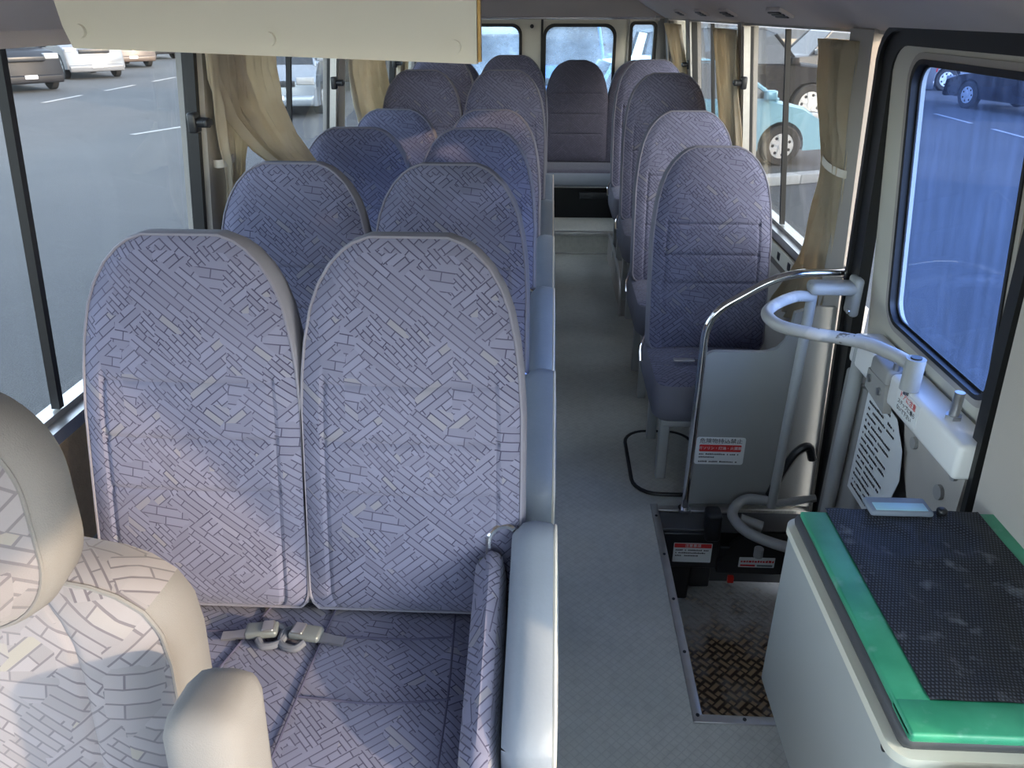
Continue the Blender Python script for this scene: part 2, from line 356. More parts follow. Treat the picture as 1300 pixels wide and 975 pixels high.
# ================================================================== SETTING
struct(MB().box((-1.08, -1.2, -.06), (.383, 5.175, 0)).box((.383, -1.2, -.06), (1.0, 1.315, 0)).box((.383, 2.168, -.06), (1.0, 5.175, 0)).build('floor', M['floor']), 'grey vinyl aisle floor with fine raised diamonds')
# rear step and tread
struct(MB().box((-1.08, 5.175, -.06), (1.0, 5.6, .148)).build('floor', M['floor']), 'raised grey step at the rear end of the aisle')
struct(MB().box((-.1, 5.165, .128), (.6, 5.2, .154), bev=.004).build('trim_1', M['alu']), 'metal nosing on the rear step')
struct(MB().box((-.1, 5.168, .0), (.6, 5.176, .012), bev=.002).build('trim_2', M['alu']), 'metal strip at the foot of the rear step')
# walls below the sill
a = MB(); wbox(a, -1, -1.2, 6.3, 0, .70, -.06, 0); wbox(a, -1, -1.2, 6.3, 1.445, 1.62, -.06, 0)
for y0, y1 in ((-.35, -.25), (.62, .70), (2.17, 2.29), (3.63, 3.75), (5.09, 5.2), (6.05, 6.3)): wbox(a, -1, y0, y1, .70, 1.46, -.06, .012)
struct(a.build('wall_left', M['wall']), 'left side wall of the bus with beige window pillars')
a = MB(); wbox(a, 1, 2.22, 6.3, 0, .70, -.06, 0); wbox(a, 1, -1.2, 1.29, 0, .70, -.06, 0); wbox(a, 1, -1.2, 6.3, 1.45, 1.62, -.06, 0)
for y0, y1 in ((2.16, 2.33), (3.66, 3.74), (5.08, 5.2), (6.05, 6.3)): wbox(a, 1, y0, y1, .0 if y0 < 2.3 else .70, 1.46, -.06, .012)
wbox(a, 1, .60, 1.30, 0, 1.46, -.06, .02); wbox(a, 1, -.4, -.3, .7, 1.46, -.06, .01)
struct(a.build('wall_right', M['wall']), 'right side wall of the bus with grey brown pillars')
# step well walls
a = MB().box((.365, 1.30, -.62), (.385, 2.18, -.061)).box((.365, 2.166, -.62), (.95, 2.19, -.061)).box((.365, 1.29, -.62), (.95, 1.314, -.061))
struct(a.build('wall_step_well', M['darkgrey']), 'dark inner sides of the entrance step well')
a = MB().box((.386, 1.315, -.34), (.90, 2.165, -.30))
struct(a.build('floor', M['checker']), 'worn brown checker plate step powdered white at the far end')
# aluminium frame around the step well with screws
e = struct(empty('trim_3', (.385, 1.315, 0)), 'aluminium edging strip around the step well')
f = MB().box((-.020, -.02, -.004), (.004, .87, .0045), bev=.002).box((-.020, -.020, -.004), (.30, .004, .0046), bev=.002).box((-.020, .835, -.004), (.25, .86, .0044), bev=.002)
f.build('strip', M['alu'], e)
for k, (x, y) in enumerate([(-.008, y) for y in (.0, .2, .4, .6, .8)] + [(.1, -.008), (.2, -.008)]):
    MB().cyl((x, y, .005), (0,0,1), .0045, .003, 10).build('screw', M['black'], e)
# ceiling, ducts
a = MB()
cs = [(-.93, 1.455), (-.80, 1.52), (-.66, 1.60), (-.58, 1.78), (-.3, 1.86), (.2, 1.86), (.46, 1.78), (.57, 1.60), (.67, 1.535), (.825, 1.455)]
th = .03
for i in range(len(cs)-1):
    (x0, z0), (x1, z1) = cs[i], cs[i+1]
    a.prism([(x0, -1.2, z0), (x1, -1.2, z1), (x1, -1.2, z1+th), (x0, -1.2, z0+th)], (0, 7.5, 0))
struct(a.build('ceiling', M['ceil'], smooth=40), 'grey brown headliner with padded side ducts')
# bus roof (outside) and outer skins close the gaps
struct(MB().box((-1.12, -1.25, 1.93), (1.02, 6.4, 1.97)).box((-1.12, -1.25, 1.5), (-1.07, 6.4, 1.97)).box((.98, -1.25, 1.5), (1.02, 6.4, 1.97)).build('ceiling_outer', M['cream']), 'outer roof skin of the bus')
# vents in the right hand duct
for k, (y, lab) in enumerate([(2.80, 'nearest'), (3.62, 'second nearest'), (4.25, 'third nearest'), (4.95, 'farthest')]):
    v = tag(empty('air_vent', (.735, y, 1.497)), ['dark louvred air vent above the nearest right window', 'louvred air vent in ceiling duct, second from the front', 'louvred air vent in ceiling duct, third from the front', 'farthest small louvred air vent in the ceiling duct'][k], 'vent', 'air vents in the right ceiling duct')
    v.rotation_euler = (0, R(24.5), 0)
    MB().box((-.028, -.085, -.006), (.028, .085, .010), bev=.003).build('vent_frame', M['ceil'], v)
    for q in range(3): MB().box((-.020 + q*.0145, -.070, -.010), (-.011 + q*.0145, .070, -.003), bev=.001).build('slat', M['darkgrey'], v)

# ---- rear wall with three windows
Yr = 6.2
def prect(u0, v0, u1, v1): return [(u, Yr, v) for u, v in square_match(u0, v0, u1, v1)]
def hrect(u0, v0, u1, v1, r, y=None): return [(u, Yr if y is None else y, v) for u, v in rrect(u0, v0, u1, v1, r)]
a = MB()
holes = [(-.78, .86, -.235, 1.405, .06), (-.045, .86, .455, 1.405, .07), (.585, .80, .745, 1.42, .02)]
edges = [-1.08, -.165, .52, 1.0]
for i, (u0, v0, u1, v1, r) in enumerate(holes):
    a.ring(hrect(u0, v0, u1, v1, r), prect(edges[i], .60, edges[i+1], 1.46), (0, .05, 0))
a.box((-1.08, Yr, 0), (1.0, Yr+.05, .60)); 
struct(a.build('wall_rear', M['cream']), 'cream painted rear doors of the bus')
struct(MB().box((-1.05, Yr-.02, 1.455), (.95, Yr+.06, 1.95)).build('wall_rear_header', M['ceil']), 'grey brown panel above the rear doors')
for i, (u0, v0, u1, v1, r) in enumerate(holes):
    w = struct(empty('window_%d' % (i+8), ((u0+u1)/2, Yr, v0)), ['rear window on the left door', 'rear window on the right door', 'narrow rear corner window'][i])
    g = MB(); ox, oz = (u0+u1)/2, v0
    L1 = [(u-ox, -.012, v-oz) for u, v in rrect(u0-.018, v0-.018, u1+.018, v1+.018, r+.012)]; L2 = [(u-ox, -.012, v-oz) for u, v in rrect(u0+.004, v0+.004, u1-.004, v1-.004, r)]
    g.ring(L2, L1, (0, .07, 0)); g.build('rubber_seal', M['rubber'], w)
    MB().prism([(u-ox, .025, v-oz) for u, v in rrect(u0, v0, u1, v1, r)], (0, .004, 0)).build('pane', M['glassB'], w)
struct(MB().box((-.078, Yr-.012, .3), (-.062, Yr-.001, 1.45)).build('trim_4', M['rubber']), 'black seam between the rear doors')
struct(MB().box((.555, Yr-.012, .6), (.566, Yr-.001, 1.45)).box((.765, Yr-.03, .6), (.83, Yr-.001, 1.455)).build('trim_5', M['door']), 'dark pillar trim at the rear right corner')
tag(MB().cyl((-.145, Yr-.006, 1.425-.02), (0,1,0), .014, .012).build('hole_plug', M['rubber']), 'round black plug in cream pillar between the rear windows', 'plug')
rr = tag(empty('rear_curtain_rail', (.15, 5.82, 1.462)), 'thin chrome rail across the top of the rear windows', 'rail')
MB().tube([(-1.0, 0, 0), (.57, 0, 0)], .007).build('bar', M['chrome'], rr); MB().cyl((.565, 0, 0), (1,0,0), .016, .03).build('end_bracket', M['steel'], rr)

# ---- front of the bus behind the camera: dash, windscreen, header
struct(MB().box((-1.08, -1.25, -.06), (1.0, -1.15, .78)).box((-1.08, -1.15, .55), (1.0, -.8, .78)).build('wall_front', M['darkgrey']), 'dashboard wall below the windscreen')
struct(MB().box((-1.08, -1.25, 1.66), (1.0, -1.15, 1.95)).build('wall_front_header', M['ceil']), 'panel above the windscreen')
w = struct(empty('window_1', (0, -1.2, .78)), 'windscreen behind the viewer'); MB().box((-1.05, -.002, 0), (.98, .002, 1.02)).build('pane', M['clear'], w)

# ---- side windows
def side_window(name, side, y0, y1, bar, glassm, label, latch=None, top=1.445, silver=None):
    w = struct(empty(name, (0, 0, 0)), label)
    g = MB(); wbox(g, side, y0, y1, .73, top, -.034, -.030); g.build('pane', glassm, w)
    if bar:
        g = MB(); wbox(g, side, bar-.008, bar+.008, .745, top, -.03, -.012); g.build('meeting_bar', M['rubber'], w)
    g = MB(); wbox(g, side, y0, y1, .700, .728, -.05, .018); wbox(g, side, y0, y1, .728, .742, -.05, -.012); g.build('sill_rail', M['alu'], w)
    g = MB(); wbox(g, side, y0, y0+.012, .735, top, -.035, -.01); wbox(g, side, y1-.020, y1, .735, top, -.035, -.002); g.build('side_seal', M['rubber'], w)
    if silver:
        g = MB(); wbox(g, side, silver-.016, silver+.004, .745, top, -.02, .008); g.build('sash_edge', M['alu'], w)
    if latch:
        s = -1 if side > 0 else 1; z = latch[1]; x = wx(side, z) + s*.010
        k = MB().box((x-.012, latch[0]-.018, z-.026), (x+.012, latch[0]+.018, z+.026), bev=.006).cyl((x+s*.026, latch[0], z), (1,0,0), .013, .03)
        k.box((x+s*.034, latch[0]-.022, z-.009), (x+s*.044, latch[0]+.022, z+.009), bev=.004).build('latch', M['black'], w)
    return w
side_window('window_2', -1, .70, 2.17, 1.40, M['glassL'], 'left front side window', (2.10, 1.235))
side_window('window_3', -1, 2.29, 3.63, 3.02, M['glassL'], 'second left side window', (3.56, 1.22), silver=3.62)
side_window('window_4', -1, 3.75, 5.09, 4.45, M['glassL'], 'third left side window', (5.0, 1.22))
side_window('window_5', -1, 5.20, 6.05, None, M['glassL'], 'rear left side window')
side_window('window_6', 1, 2.33, 3.66, 3.06, M['glassR'], 'right side window behind the door', (3.62, 1.222), silver=3.65)
side_window('window_7', 1, 3.74, 5.08, 4.50, M['glassR'], 'second right side window', (5.11, 1.21), silver=5.08)
side_window('window_11', 1, 5.20, 6.05, None, M['glassR'], 'rear right side window')
side_window('window_12', -1, -.25, .62, None, M['clear'], 'driver side window behind the viewer')
side_window('window_13', 1, -.30, .60, None, M['clear'], 'front quarter window behind the viewer')
# left sill trim, fabric lining under the sill
a = MB(); wbox(a, -1, .70, 2.17, .45, .698, .0, .016); wbox(a, -1, 2.17, 6.05, .45, .698, 0, .014)
struct(a.build('trim_6', M['wallfab']), 'tan woven lining under the left windows')
# left dark header beam
a = MB(); wbox(a, -1, -.3, 1.75, 1.445, 1.50, 0, .03); struct(a.build('trim_7', M['ceil']), 'dark brown beam above the left front window')
# right lower liner under the windows: grey panel and slotted metal edge
a = MB(); wbox(a, 1, 2.34, 6.05, .05, .62, 0, .03); struct(a.build('trim_8', M['wall']), 'grey lining below the right windows')
sr = tag(empty('slotted_rail', (.878, 2.4, .665)), 'cream metal rail with dark slots under the right window sill', 'rail')
MB().box((0, 0, -.028), (.012, 3.5, .028), bev=.003).build('rail_strip', M['cream'], sr)
for k in range(22): MB().box((-.002, .05+k*.14, -.016), (.004, .085+k*.14, .014), bev=.006).build('slot', M['black'], sr)

# ---- entrance door (door_1) on the right, Y 1.36 .. 2.16
D = struct(empty('door_1', (.90, 1.40, 0)), 'entrance door with cream frame and blue tinted window')
def dp(y, z, d=0): return (wx(1, z) - d - .90, y - 1.40, z)
def dloop(y0, z0, y1, z1, r, d): return [dp(u, v, d) for u, v in rrect(y0, z0, y1, z1, r)]
def dsq(y0, z0, y1, z1, d): return [dp(u, v, d) for u, v in square_match(y0, z0, y1, z1)]
MB().ring(dloop(1.425, .775, 1.935, 1.405, .06, .0), dloop(1.375, .60, 2.055, 1.44, .07, .0), (.03, 0, 0)).build('window_frame', M['cream'], D)
MB().ring(dloop(1.428, .778, 1.932, 1.402, .055, .004), dloop(1.408, .758, 1.955, 1.42, .07, .006), (.02, 0, 0)).build('inner_trim', M['wall'], D)
MB().ring(dloop(1.434, .784, 1.926, 1.396, .05, .007), dloop(1.424, .774, 1.936, 1.406, .055, .008), (.02, 0, 0)).build('glass_seal', M['rubber'], D)
MB().ring(dloop(1.44, .79, 1.92, 1.39, .045, -.010), dloop(1.425, .775, 1.935, 1.405, .05, -.010), (.004, 0, 0)).build('glass_rim', M['rubber'], D)
MB().prism(dloop(1.427, .777, 1.933, 1.403, .055, -.012), (.004, 0, 0)).build('pane', M['blue'], D)
MB().ring(dloop(1.378, -.30, 2.058, 1.43, .08, .005), dloop(1.340, -.33, 2.115, 1.46, .10, .005), (.03, 0, 0)).build('rubber_seal', M['rubber'], D)
MB().ring(dloop(1.340, -.33, 2.115, 1.46, .10, .016), dloop(1.325, -.35, 2.13, 1.475, .11, .016), (.03, 0, 0)).build('outer_seal', M['rubber'], D)
MB().box((-.015, -.01, -.33), (.02, .67, .62)).build('lower_panel', M['door'], D)
MB().box((-.05, .40, .0), (-.014, .62, .60), bev=.01).build('pressed_rib', M['door'], D)
# white mechanism cover (ledge) across the door
E1 = tag(empty('door_mechanism_cover', (.86, 1.36, .70)), 'white metal ledge across the entrance door under its window', 'cover')
MB().box((-.045, -.02, -.045), (.035, .325, .035), bev=.012).box((-.045, .43, -.045), (.035, .58, .035), bev=.012).build('cover', M['white'], E1)
bo = MB().cyl((-.005, .10, .065), (0,0,1), .010, .06, 12).cyl((-.005, .10, .038), (0,0,1), .017, .010, 6); bo.build('bolt', M['steel'], E1)
E2 = tag(empty('rail_bracket', (.86, 1.74, .70)), 'grey bracket plate where the curved door rail ends', 'bracket')
MB().box((-.05, -.055, -.05), (.035, .05, .038), bev=.01).prism([(-.052, -.075, -.065), (-.052, .05, -.05), (-.052, .05, .0), (-.052, -.055, .0)], (.02, 0, 0)).build('plate', M['door'], E2)
for y, z in ((.03, -.02), (-.035, -.025)): MB().cyl((-.052, y, z), (1,0,0), .010, .01, 12).build('bolt', M['steel'], E2)
MB().cyl((-.03, -.045, .045), (0,0,1), .008, .02, 8).build('screw', M['steel'], E2)
# mechanism box under the ledge
E3 = tag(empty('door_lower_cover', (.855, 1.40, .55)), 'grey brown cover panel with round plugs below white ledge', 'panel')
MB().prism([(0, -.04, .10), (0, .26, .10), (0, .20, -.02), (0, .12, -.12), (0, .02, -.22), (0, -.04, -.25)], (.02, 0, 0)).build('panel', M['wall'], E3)
for y, z, r in ((.175, .058, .014), (.03, .02, .017), (-.005, .085, .012)): MB().cyl((-.002, y, z), (1,0,0), r, .012, 16).build('plug', M['door'], E3)
# ---- front pillar next to the door (right edge of the picture)
a = MB(); wbox(a, 1, .60, 1.372, -.05, .72, .0, .026); wbox(a, 1, .60, 1.372, .72, 1.47, .0, .026, dy=-.09); struct(a.build('trim_9', M['wall']), 'grey brown pillar cover in front of the entrance door')

# ---- text helpers
def text(body, size, loc, rot, m, parent, name='lettering'):
    c = bpy.data.curves.new(name, 'FONT'); c.body = body; c.size = size; c.align_x = 'CENTER'; c.align_y = 'CENTER'; c.extrude = .0002; c.resolution_u = 2
    t = bpy.data.objects.new('tmp', c); COL.objects.link(t); bpy.context.view_layer.update()
    me = bpy.data.meshes.new_from_object(t.evaluated_get(bpy.context.evaluated_depsgraph_get())); bpy.data.objects.remove(t)
    o = bpy.data.objects.new(name, me); COL.objects.link(o); me.materials.clear(); me.materials.append(m); o.location = loc; o.rotation_euler = rot; o.parent = parent
    return o
def scribble(mb, u0, v, u1, h, f, rnd):          # a line of tiny print, characters too small to read
    u = u0
    while u < u1:
        w = h*rnd.uniform(.5, .95)
        if rnd.random() < .88:
            mb.add([f(u, v), f(u+w, v), f(u+w, v+h*rnd.uniform(.6, 1)), f(u, v+h*rnd.uniform(.6, 1))], [(0,1,2,3)])
        u += w + h*.22
    return mb
rnd = random.Random(3)
# instruction sheet on the door
E4 = tag(empty('instruction_sheet', (.842, 1.60, .32)), 'white printed instruction sheet stuck on the lower door', 'sheet')
MB().prism([(0, .03, 0.0), (0, .235, 0.0), (0, .235, .30), (0, .19, .315), (0, .06, .305), (0, .0, .25), (0, -.02, .18)], (.001, 0, 0)).build('paper', M['paper'], E4)
p = MB()
for k in range(15):
    v = .27 - k*.018; scribble(p, .0, v, (.16 if k % 3 != 2 else .10), .008, lambda u, w: (-.0012, .215-u, w), rnd)
scribble(p, .09, .292, .12, .009, lambda u, w: (-.0012, .215-u, w), rnd)
p.build('print', M['ink'], E4, smooth=0, fix=False)
# small label on the white ledge (front face and top)
E5 = tag(empty('door_warning_label', (.8145, 1.575, .70)), 'small white label with red and black characters on ledge', 'label')
MB().box((-.0006, -.055, -.028), (.0004, .055, .028)).build('label_sheet', M['sticker'], E5)
text('ドアに注意', .017, (-.0012, 0, .014), (R(90), 0, R(-90)), M['red'], E5)
text('ステップに乗ら', .013, (-.0012, 0, -.004), (R(90), 0, R(-90)), M['ink'], E5)
text('ないで下さい', .013, (-.0012, .006, -.019), (R(90), 0, R(-90)), M['ink'], E5)

# ================================================================== SEATS
def wprof(t):
    K = [(0, .186), (.015, .197), (.04, .204), (.3, .205), (.55, .2045), (.66, .199), (.74, .192), (.82, .180), (.88, .164), (.93, .142), (.965, .118), (.985, .098), (1, .07)]
    for (a, u), (b, v) in zip(K, K[1:]):
        if t <= b: return u + (v-u)*(t-a)/(b-a)
    return K[-1][1]
def pad(name, parent, H, T, mats, wf=wprof, ws=1., hs=(), vs=(), vtop=.66, crown=.022, piping=None, nu=22, nt=56, edge=.012, pr=.003, plain_side=True, pside=None, shift=None):
    """upholstered pad: front face looks to -y, length along z; hs/vs = stitched grooves across / along"""
    mb = MB(); rows = sorted(set([round(i/nt, 4) for i in range(nt+1)] + [.985, .965, .015] + [h+d for h in hs for d in (-.012, -.005, 0, .005, .012)]))
    rows = [t for t in rows if 0 <= t <= 1]
    cols = sorted(set([round(-1 + 2*i/nu, 4) for i in range(nu+1)] + [v+d for v in vs for d in (-.04, -.015, 0, .015, .04)]))
    V = []
    for t in rows:
        w = wf(t)*ws
        for u in cols:
            et = max(0., min(1, min(t, 1-t)*H/.05)); eu = max(0., min(1, (1-abs(u))*w/.045))
            rr_ = math.sin(min(1, eu)*PI/2)*math.sin(min(1, et)*PI/2)
            y = -T/2 + edge - edge*rr_ - crown*(1-u*u)*math.sin(PI*t)**.5 * .9
            for h in hs:
                if abs(u) < .80: y += .006*math.exp(-((t-h)*H/.005)**2)
            for v in vs:
                if t < vtop: y += .005*math.exp(-((u-v)*w/.005)**2)
            V.append((u*w + (shift(t) if shift else 0), y, t*H))
    nc = len(cols); nr = len(rows); Fs = [(i*nc+j, i*nc+j+1, (i+1)*nc+j+1, (i+1)*nc+j) for i in range(nr-1) for j in range(nc-1)]
    loop = [i*nc for i in range(nr)] + [(nr-1)*nc+j for j in range(1, nc)] + [i*nc+nc-1 for i in range(nr-2, -1, -1)] + [j for j in range(nc-2, 0, -1)]
    lv = [Vector(V[i]) for i in loop]; c = Vector((0, 0, H*.5)); n = len(loop)
    mb.add(V, Fs, 0)
    rings = []
    for y, o in ((-T/2+edge, 0), (-T/2+edge+.006, .005), (0, .009), (T/2-.02, .004), (T/2, -.018)):
        ring = []
        for i, p in enumerate(lv):
            tg = (lv[(i+1) % n] - lv[i-1]); nm = Vector((-tg.z, 0, tg.x)); nm = nm.normalized() if nm.length else Vector((0,0,1))
            ring.append((p.x + nm.x*o, y, p.z + nm.z*o))
        rings.append(ring)
    base = len(mb.v)
    for q in rings: mb.add(q, [], 1)
    for k in range(len(rings)-1):
        for i in range(n):
            j = (i+1) % n; mb.f.append((base+k*n+i, base+k*n+j, base+(k+1)*n+j, base+(k+1)*n+i)); mb.mi.append(1)
    mb.f.append(tuple(base+(len(rings)-1)*n+i for i in range(n))); mb.mi.append(1)
    o = mb.build(name, mats, parent, smooth=50)
    if piping:
        q = MB().tube([(p[0], p[1]-.001, p[2]) for p in rings[0]], pr, 6, closed=True); q.build('piping', piping, o)
    return o
def box_pad(name, parent, a, b, mats, bev): return MB().box(a, b, bev=bev).build(name, mats, parent, smooth=60)

FM = [M['fabric'], M['gusset']]; FD = [M['fabric_dark'], M['fabric_dark']]
LEAN = R(13.9)
def backrest(parent, x, m=FM, H=.715, z=.44, lean=LEAN, pip=None, hs=(.34, .48, .63)):
    b = pad('backrest', parent, H, .10, m, hs=hs, vs=(-.78, .78), piping=pip or M['piping']); b.location = (x, 0, z); b.rotation_euler = (-lean, 0, 0); return b
def flat_w(hw, r, L):
    def f(t):
        d = min(t, 1-t)*L
        return hw - (r - math.sqrt(max(0, r*r-(r-d)**2)) if d < r else 0)
    return f
def make_double():
    root = empty('double_seat')
    backrest(root, -.430, pip=M['pipe_dull']); backrest(root, -.020, pip=M['pipe_dull'])
    c = pad('cushion', root, .43, .13, FM, wf=flat_w(.372, .035, .43), hs=(), vs=(), crown=.012, nu=40, nt=30)
    c.rotation_euler = (-PI/2, 0, 0); c.location = (-.265, -.42, .365)
    for x in (-.60, -.02):
        MB().box((x-.02, -.38, .0), (x+.02, -.34, .31), bev=.005).box((x-.02, -.04, .0), (x+.02, .0, .31), bev=.005).box((x-.022, -.42, .0), (x+.022, .02, .018), bev=.005).build('leg', M['rail'], root)
    MB().box((-.62, -.42, .27), (.02, .04, .305), bev=.008).build('seat_frame', M['rail'], root)
    for x in (-.33, -.12): MB().tube([(x, .06, .50), (x, .02, .38)], .012).build('back_hinge', M['steel'], root)
    return root
P = .685; Y0 = 1.185
row_names = ['front row', 'second row', 'third row', 'fourth row', 'fifth row', 'sixth row']
dlab = ['lavender patterned double seat in the front row with belt buckles on its cushion', 'lavender double seat in the second row, a curtain tucked behind its window backrest', 'lavender double seat in the third row on the left', 'lavender double seat with lower backrests in the fourth row, below second curtain', 'tall lavender double seat in the fifth row on the left', 'tall grey double seat in the rearmost left row before the back bench']
proto = make_double(); raise_z = [0, .005, .003, -.012, .098, .133]; dx = [0, -.012, -.006, .0, .015, .02]
for k in range(6):
    o = proto if k == 0 else copy_tree(proto)
    o.location = (-.245+.02+dx[k], Y0 + P*k, raise_z[k]); tag(o, dlab[k], 'seat', 'double seats in rows along the left windows')
for k in range(6):      # floor risers keep the higher rear rows standing on something
    if k in (4, 5): struct(MB().box((-1.0, Y0+P*k-.50, 0), (-.12, Y0+P*k+.12, raise_z[k])).build('floor', M['floor']), 'raised floor over the left rear wheel' if k == 4 else 'raised floor under the last left row')
# cushion seams of the front row: stitched lines laid in the fabric
seam = MB()
def seamline(P_, r=.0022): seam.tube(smooth_path(P_, 5), r, 6)
zt = .4445
fr = proto
def loc(x, y, z=zt): return (x - fr.location.x, y - fr.location.y, z - fr.location.z)
for pts in ([(-.53, 1.16, .440), (-.575, .96, zt), (-.585, .76, .441)], [(-.402, 1.16, .440), (-.41, .97, zt), (-.42, .76, .441)],
            [(-.40, 1.08, zt-.001), (-.26, 1.075, zt+.001), (-.165, 1.09, zt-.004)], [(-.41, .935, zt), (-.27, .925, zt+.002), (-.15, .945, zt-.004)],
            [(-.165, 1.15, zt-.006), (-.155, .95, zt-.004), (-.155, .76, zt-.004)], [(-.86, .93, zt-.004), (-.72, .925, zt), (-.60, .935, zt)], [(-.86, 1.08, zt-.004), (-.72, 1.075, zt), (-.56, 1.085, zt)]):
    seamline([loc(*p) for p in pts])
seam.build('seam', mat('seam_thread', (.05, .05, .095), .9), proto)

# folded aisle seats
def make_jump():
    root = empty('folded_aisle_seat')
    o = pad('seat_pad', root, .47, .085, [M['vinyl'], M['vinyl']], wf=flat_w(.225, .06, .47), crown=.004, nu=12, nt=26, edge=.006, piping=M['piping'], pr=.004)
    o.rotation_euler = (0, R(-18), PI/2); o.location = (-.008, -.10, .14)
    i = pad('back_pad', root, .44, .055, [M['fabric'], M['fabric']], wf=flat_w(.21, .05, .44), crown=.008, nu=12, nt=26, edge=.008)
    i.rotation_euler = (0, R(-18), PI/2); i.location = (-.088, -.14, .13)
    MB().tube(bend_path([(-.095, -.085, .55), (-.095, -.05, .62), (-.065, -.04, .635), (-.04, -.04, .615)], .02), .007, 8).build('hinge_bracket', M['chrome'], root)
    MB().box((-.113, -.095, .553), (-.072, -.06, .575), bev=.006).build('hinge_cap', M['buckle'], root)
    MB().box((-.10, -.40, .0), (-.07, -.36, .20), bev=.004).box((-.10, -.08, .0), (-.07, -.04, .20), bev=.004).box((-.11, -.42, .10), (-.03, -.03, .19), bev=.01).build('bracket', M['rail'], root)
    return root
jlab = ['blue grey folded aisle seat nearest the viewer, worn shiny along its upper edge', 'folded aisle seat beside second row, chrome hinge on its top', 'folded aisle seat beside the third row', 'folded aisle seat beside the fourth row', 'folded aisle seat beside the fifth row, next to last', 'small looking folded aisle seat farthest back beside the sixth row']
jp = make_jump()
for k in range(6):
    o = jp if k == 0 else copy_tree(jp)
    o.location = (-.004, 1.225 + P*k, 0); tag(o, jlab[k], 'seat', 'folded aisle seats along the left row ends')

# single seats on the right
def make_single():
    root = empty('single_seat')
    backrest(root, 0, H=.70, pip=M['pipe_dull'])
    c = pad('cushion', root, .47, .15, FM, wf=flat_w(.205, .045, .47), crown=.014, hs=(.72,), nu=22, nt=30)
    c.rotation_euler = (-PI/2, 0, 0); c.location = (-.0, -.33, .375)
    for y in (-.26, .02):
        MB().box((-.175, y-.02, 0), (-.14, y+.02, .32), bev=.005).build('leg', M['rail'], root)
        MB().box((.14, y-.02, 0), (.175, y+.02, .32), bev=.005).build('leg', M['rail'], root)
    MB().box((-.18, -.31, .275), (.18, .08, .305), bev=.006).build('seat_frame', M['rail'], root)
    MB().tube(bend_path([(-.205, .03, .47), (-.225, .0, .44), (-.225, -.04, .40)], .02), .006, 8).build('back_hinge', M['chrome'], root)
    return root
sp = make_single()
slab = ['lavender single seat on the right behind the grey partition', 'darker single seat on the right, second behind the partition', 'lavender single seat on the right, third behind the partition', 'farthest single seat on the right, in front of rear bench']
sloc = [(.575, 2.62, -.045), (.575, 3.26, 0.0), (.575, 3.95, .10), (.575, 4.64, .125)]
for k in range(4):
    o = sp if k == 0 else copy_tree(sp)
    o.location = sloc[k]; tag(o, slab[k], 'seat', 'single seats along the right windows')
# red belt buckle at R1
rb = tag(empty('seat_belt_buckle', (.80, 2.40, .40)), 'red button belt buckle beside the single seat cushion', 'buckle')
MB().box((-.018, -.012, .0), (.018, .012, .075), bev=.005).build('housing', M['black'], rb); MB().box((-.014, -.015, .035), (.014, .013, .080), bev=.003).build('button', M['redplastic'], rb)
bl = tag(empty('lap_belt', (.44, 2.42, .425)), 'loose silver belt tongue lying on right single seat', 'belt')
MB().box((0, 0, 0), (.07, .022, .006), bev=.002).build('tongue', M['alu'], bl); MB().box((.07, .004, -.001), (.17, .02, .003)).build('webbing', M['belt'], bl)

# rear bench of four
rb2 = tag(empty('rear_bench', (0.0, 5.95, .0)), 'dark lavender four place bench across the back of the bus', 'bench')
def wrear(t):
    K = [(0, .229), (.55, .229), (.70, .218), (.8, .20), (.88, .178), (.94, .145), (.975, .11), (1, .06)]
    for (a, u), (b, v) in zip(K, K[1:]):
        if t <= b: return u + (v-u)*(t-a)/(b-a)
    return .06
for x in (-.72, -.27, .192, .65):
    b = pad('backrest', rb2, .70, .10, FD, wf=wrear, hs=(.28, .48, .68), piping=None, crown=.015); b.location = (x, .02, .485); b.rotation_euler = (R(-8), 0, 0)
c = pad('cushion', rb2, .42, .11, [M['fabric_dark'], M['vinyl']], wf=flat_w(.93, .03, .42), crown=.008, nu=30, nt=16); c.rotation_euler = (-PI/2, 0, 0); c.location = (-.04, -.36, .425)
MB().box((-.98, -.34, .36), (.90, .10, .40), bev=.005).build('seat_frame', M['alu'], rb2)
MB().box((-.98, .05, .0), (.90, .10, .37)).box((-.98, -.34, .148), (-.25, .05, .36)).box((.55, -.34, .148), (.9, .05, .36)).build('bench_box', M['darkgrey'], rb2)
MB().box((.22, -.345, .28), (.45, -.30, .33), bev=.008).build('latch_plate', M['black'], rb2)
struct(MB().box((-.98, 5.6, -.06), (.92, 6.2, .0)).build('floor', M['floor']), 'floor under the rear bench')
# wheel arch on the right
wa = MB()
arch = [(.405 if True else 0, y, z) for y, z in [(3.98, 0), (4.02, .09), (4.12, .16), (4.3, .20), (4.9, .20), (5.05, .15), (5.1, 0)]]
wa.prism(arch, (.49, 0, 0)); struct(wa.build('floor', M['wall']), 'rounded wheel arch cover on the right rear floor')
tag(MB().tube(smooth_path([(.40, y, z+.004) for y, z in [(3.96, .004), (4.02, .09), (4.12, .16), (4.3, .20), (4.9, .20), (5.05, .15)]], 4), .008, 8).build('arch_edging', M['alu']), 'bright metal edging along the rear wheel arch', 'edging')
# oval floor hatch by R1
fh = tag(empty('floor_hatch', (.44, 2.46, .001)), 'rounded grey floor hatch with black edging below single seat', 'hatch')
lp = [(u, v, 0) for u, v in rrect(-.125, -.22, .13, .22, .09)]
MB().prism(lp, (0, 0, .006)).build('hatch_plate', M['floor'], fh)
MB().tube([(u, v, .005) for u, v in rrect(-.125, -.22, .13, .22, .09)], .007, 8, closed=True).build('edging', M['rubber'], fh)

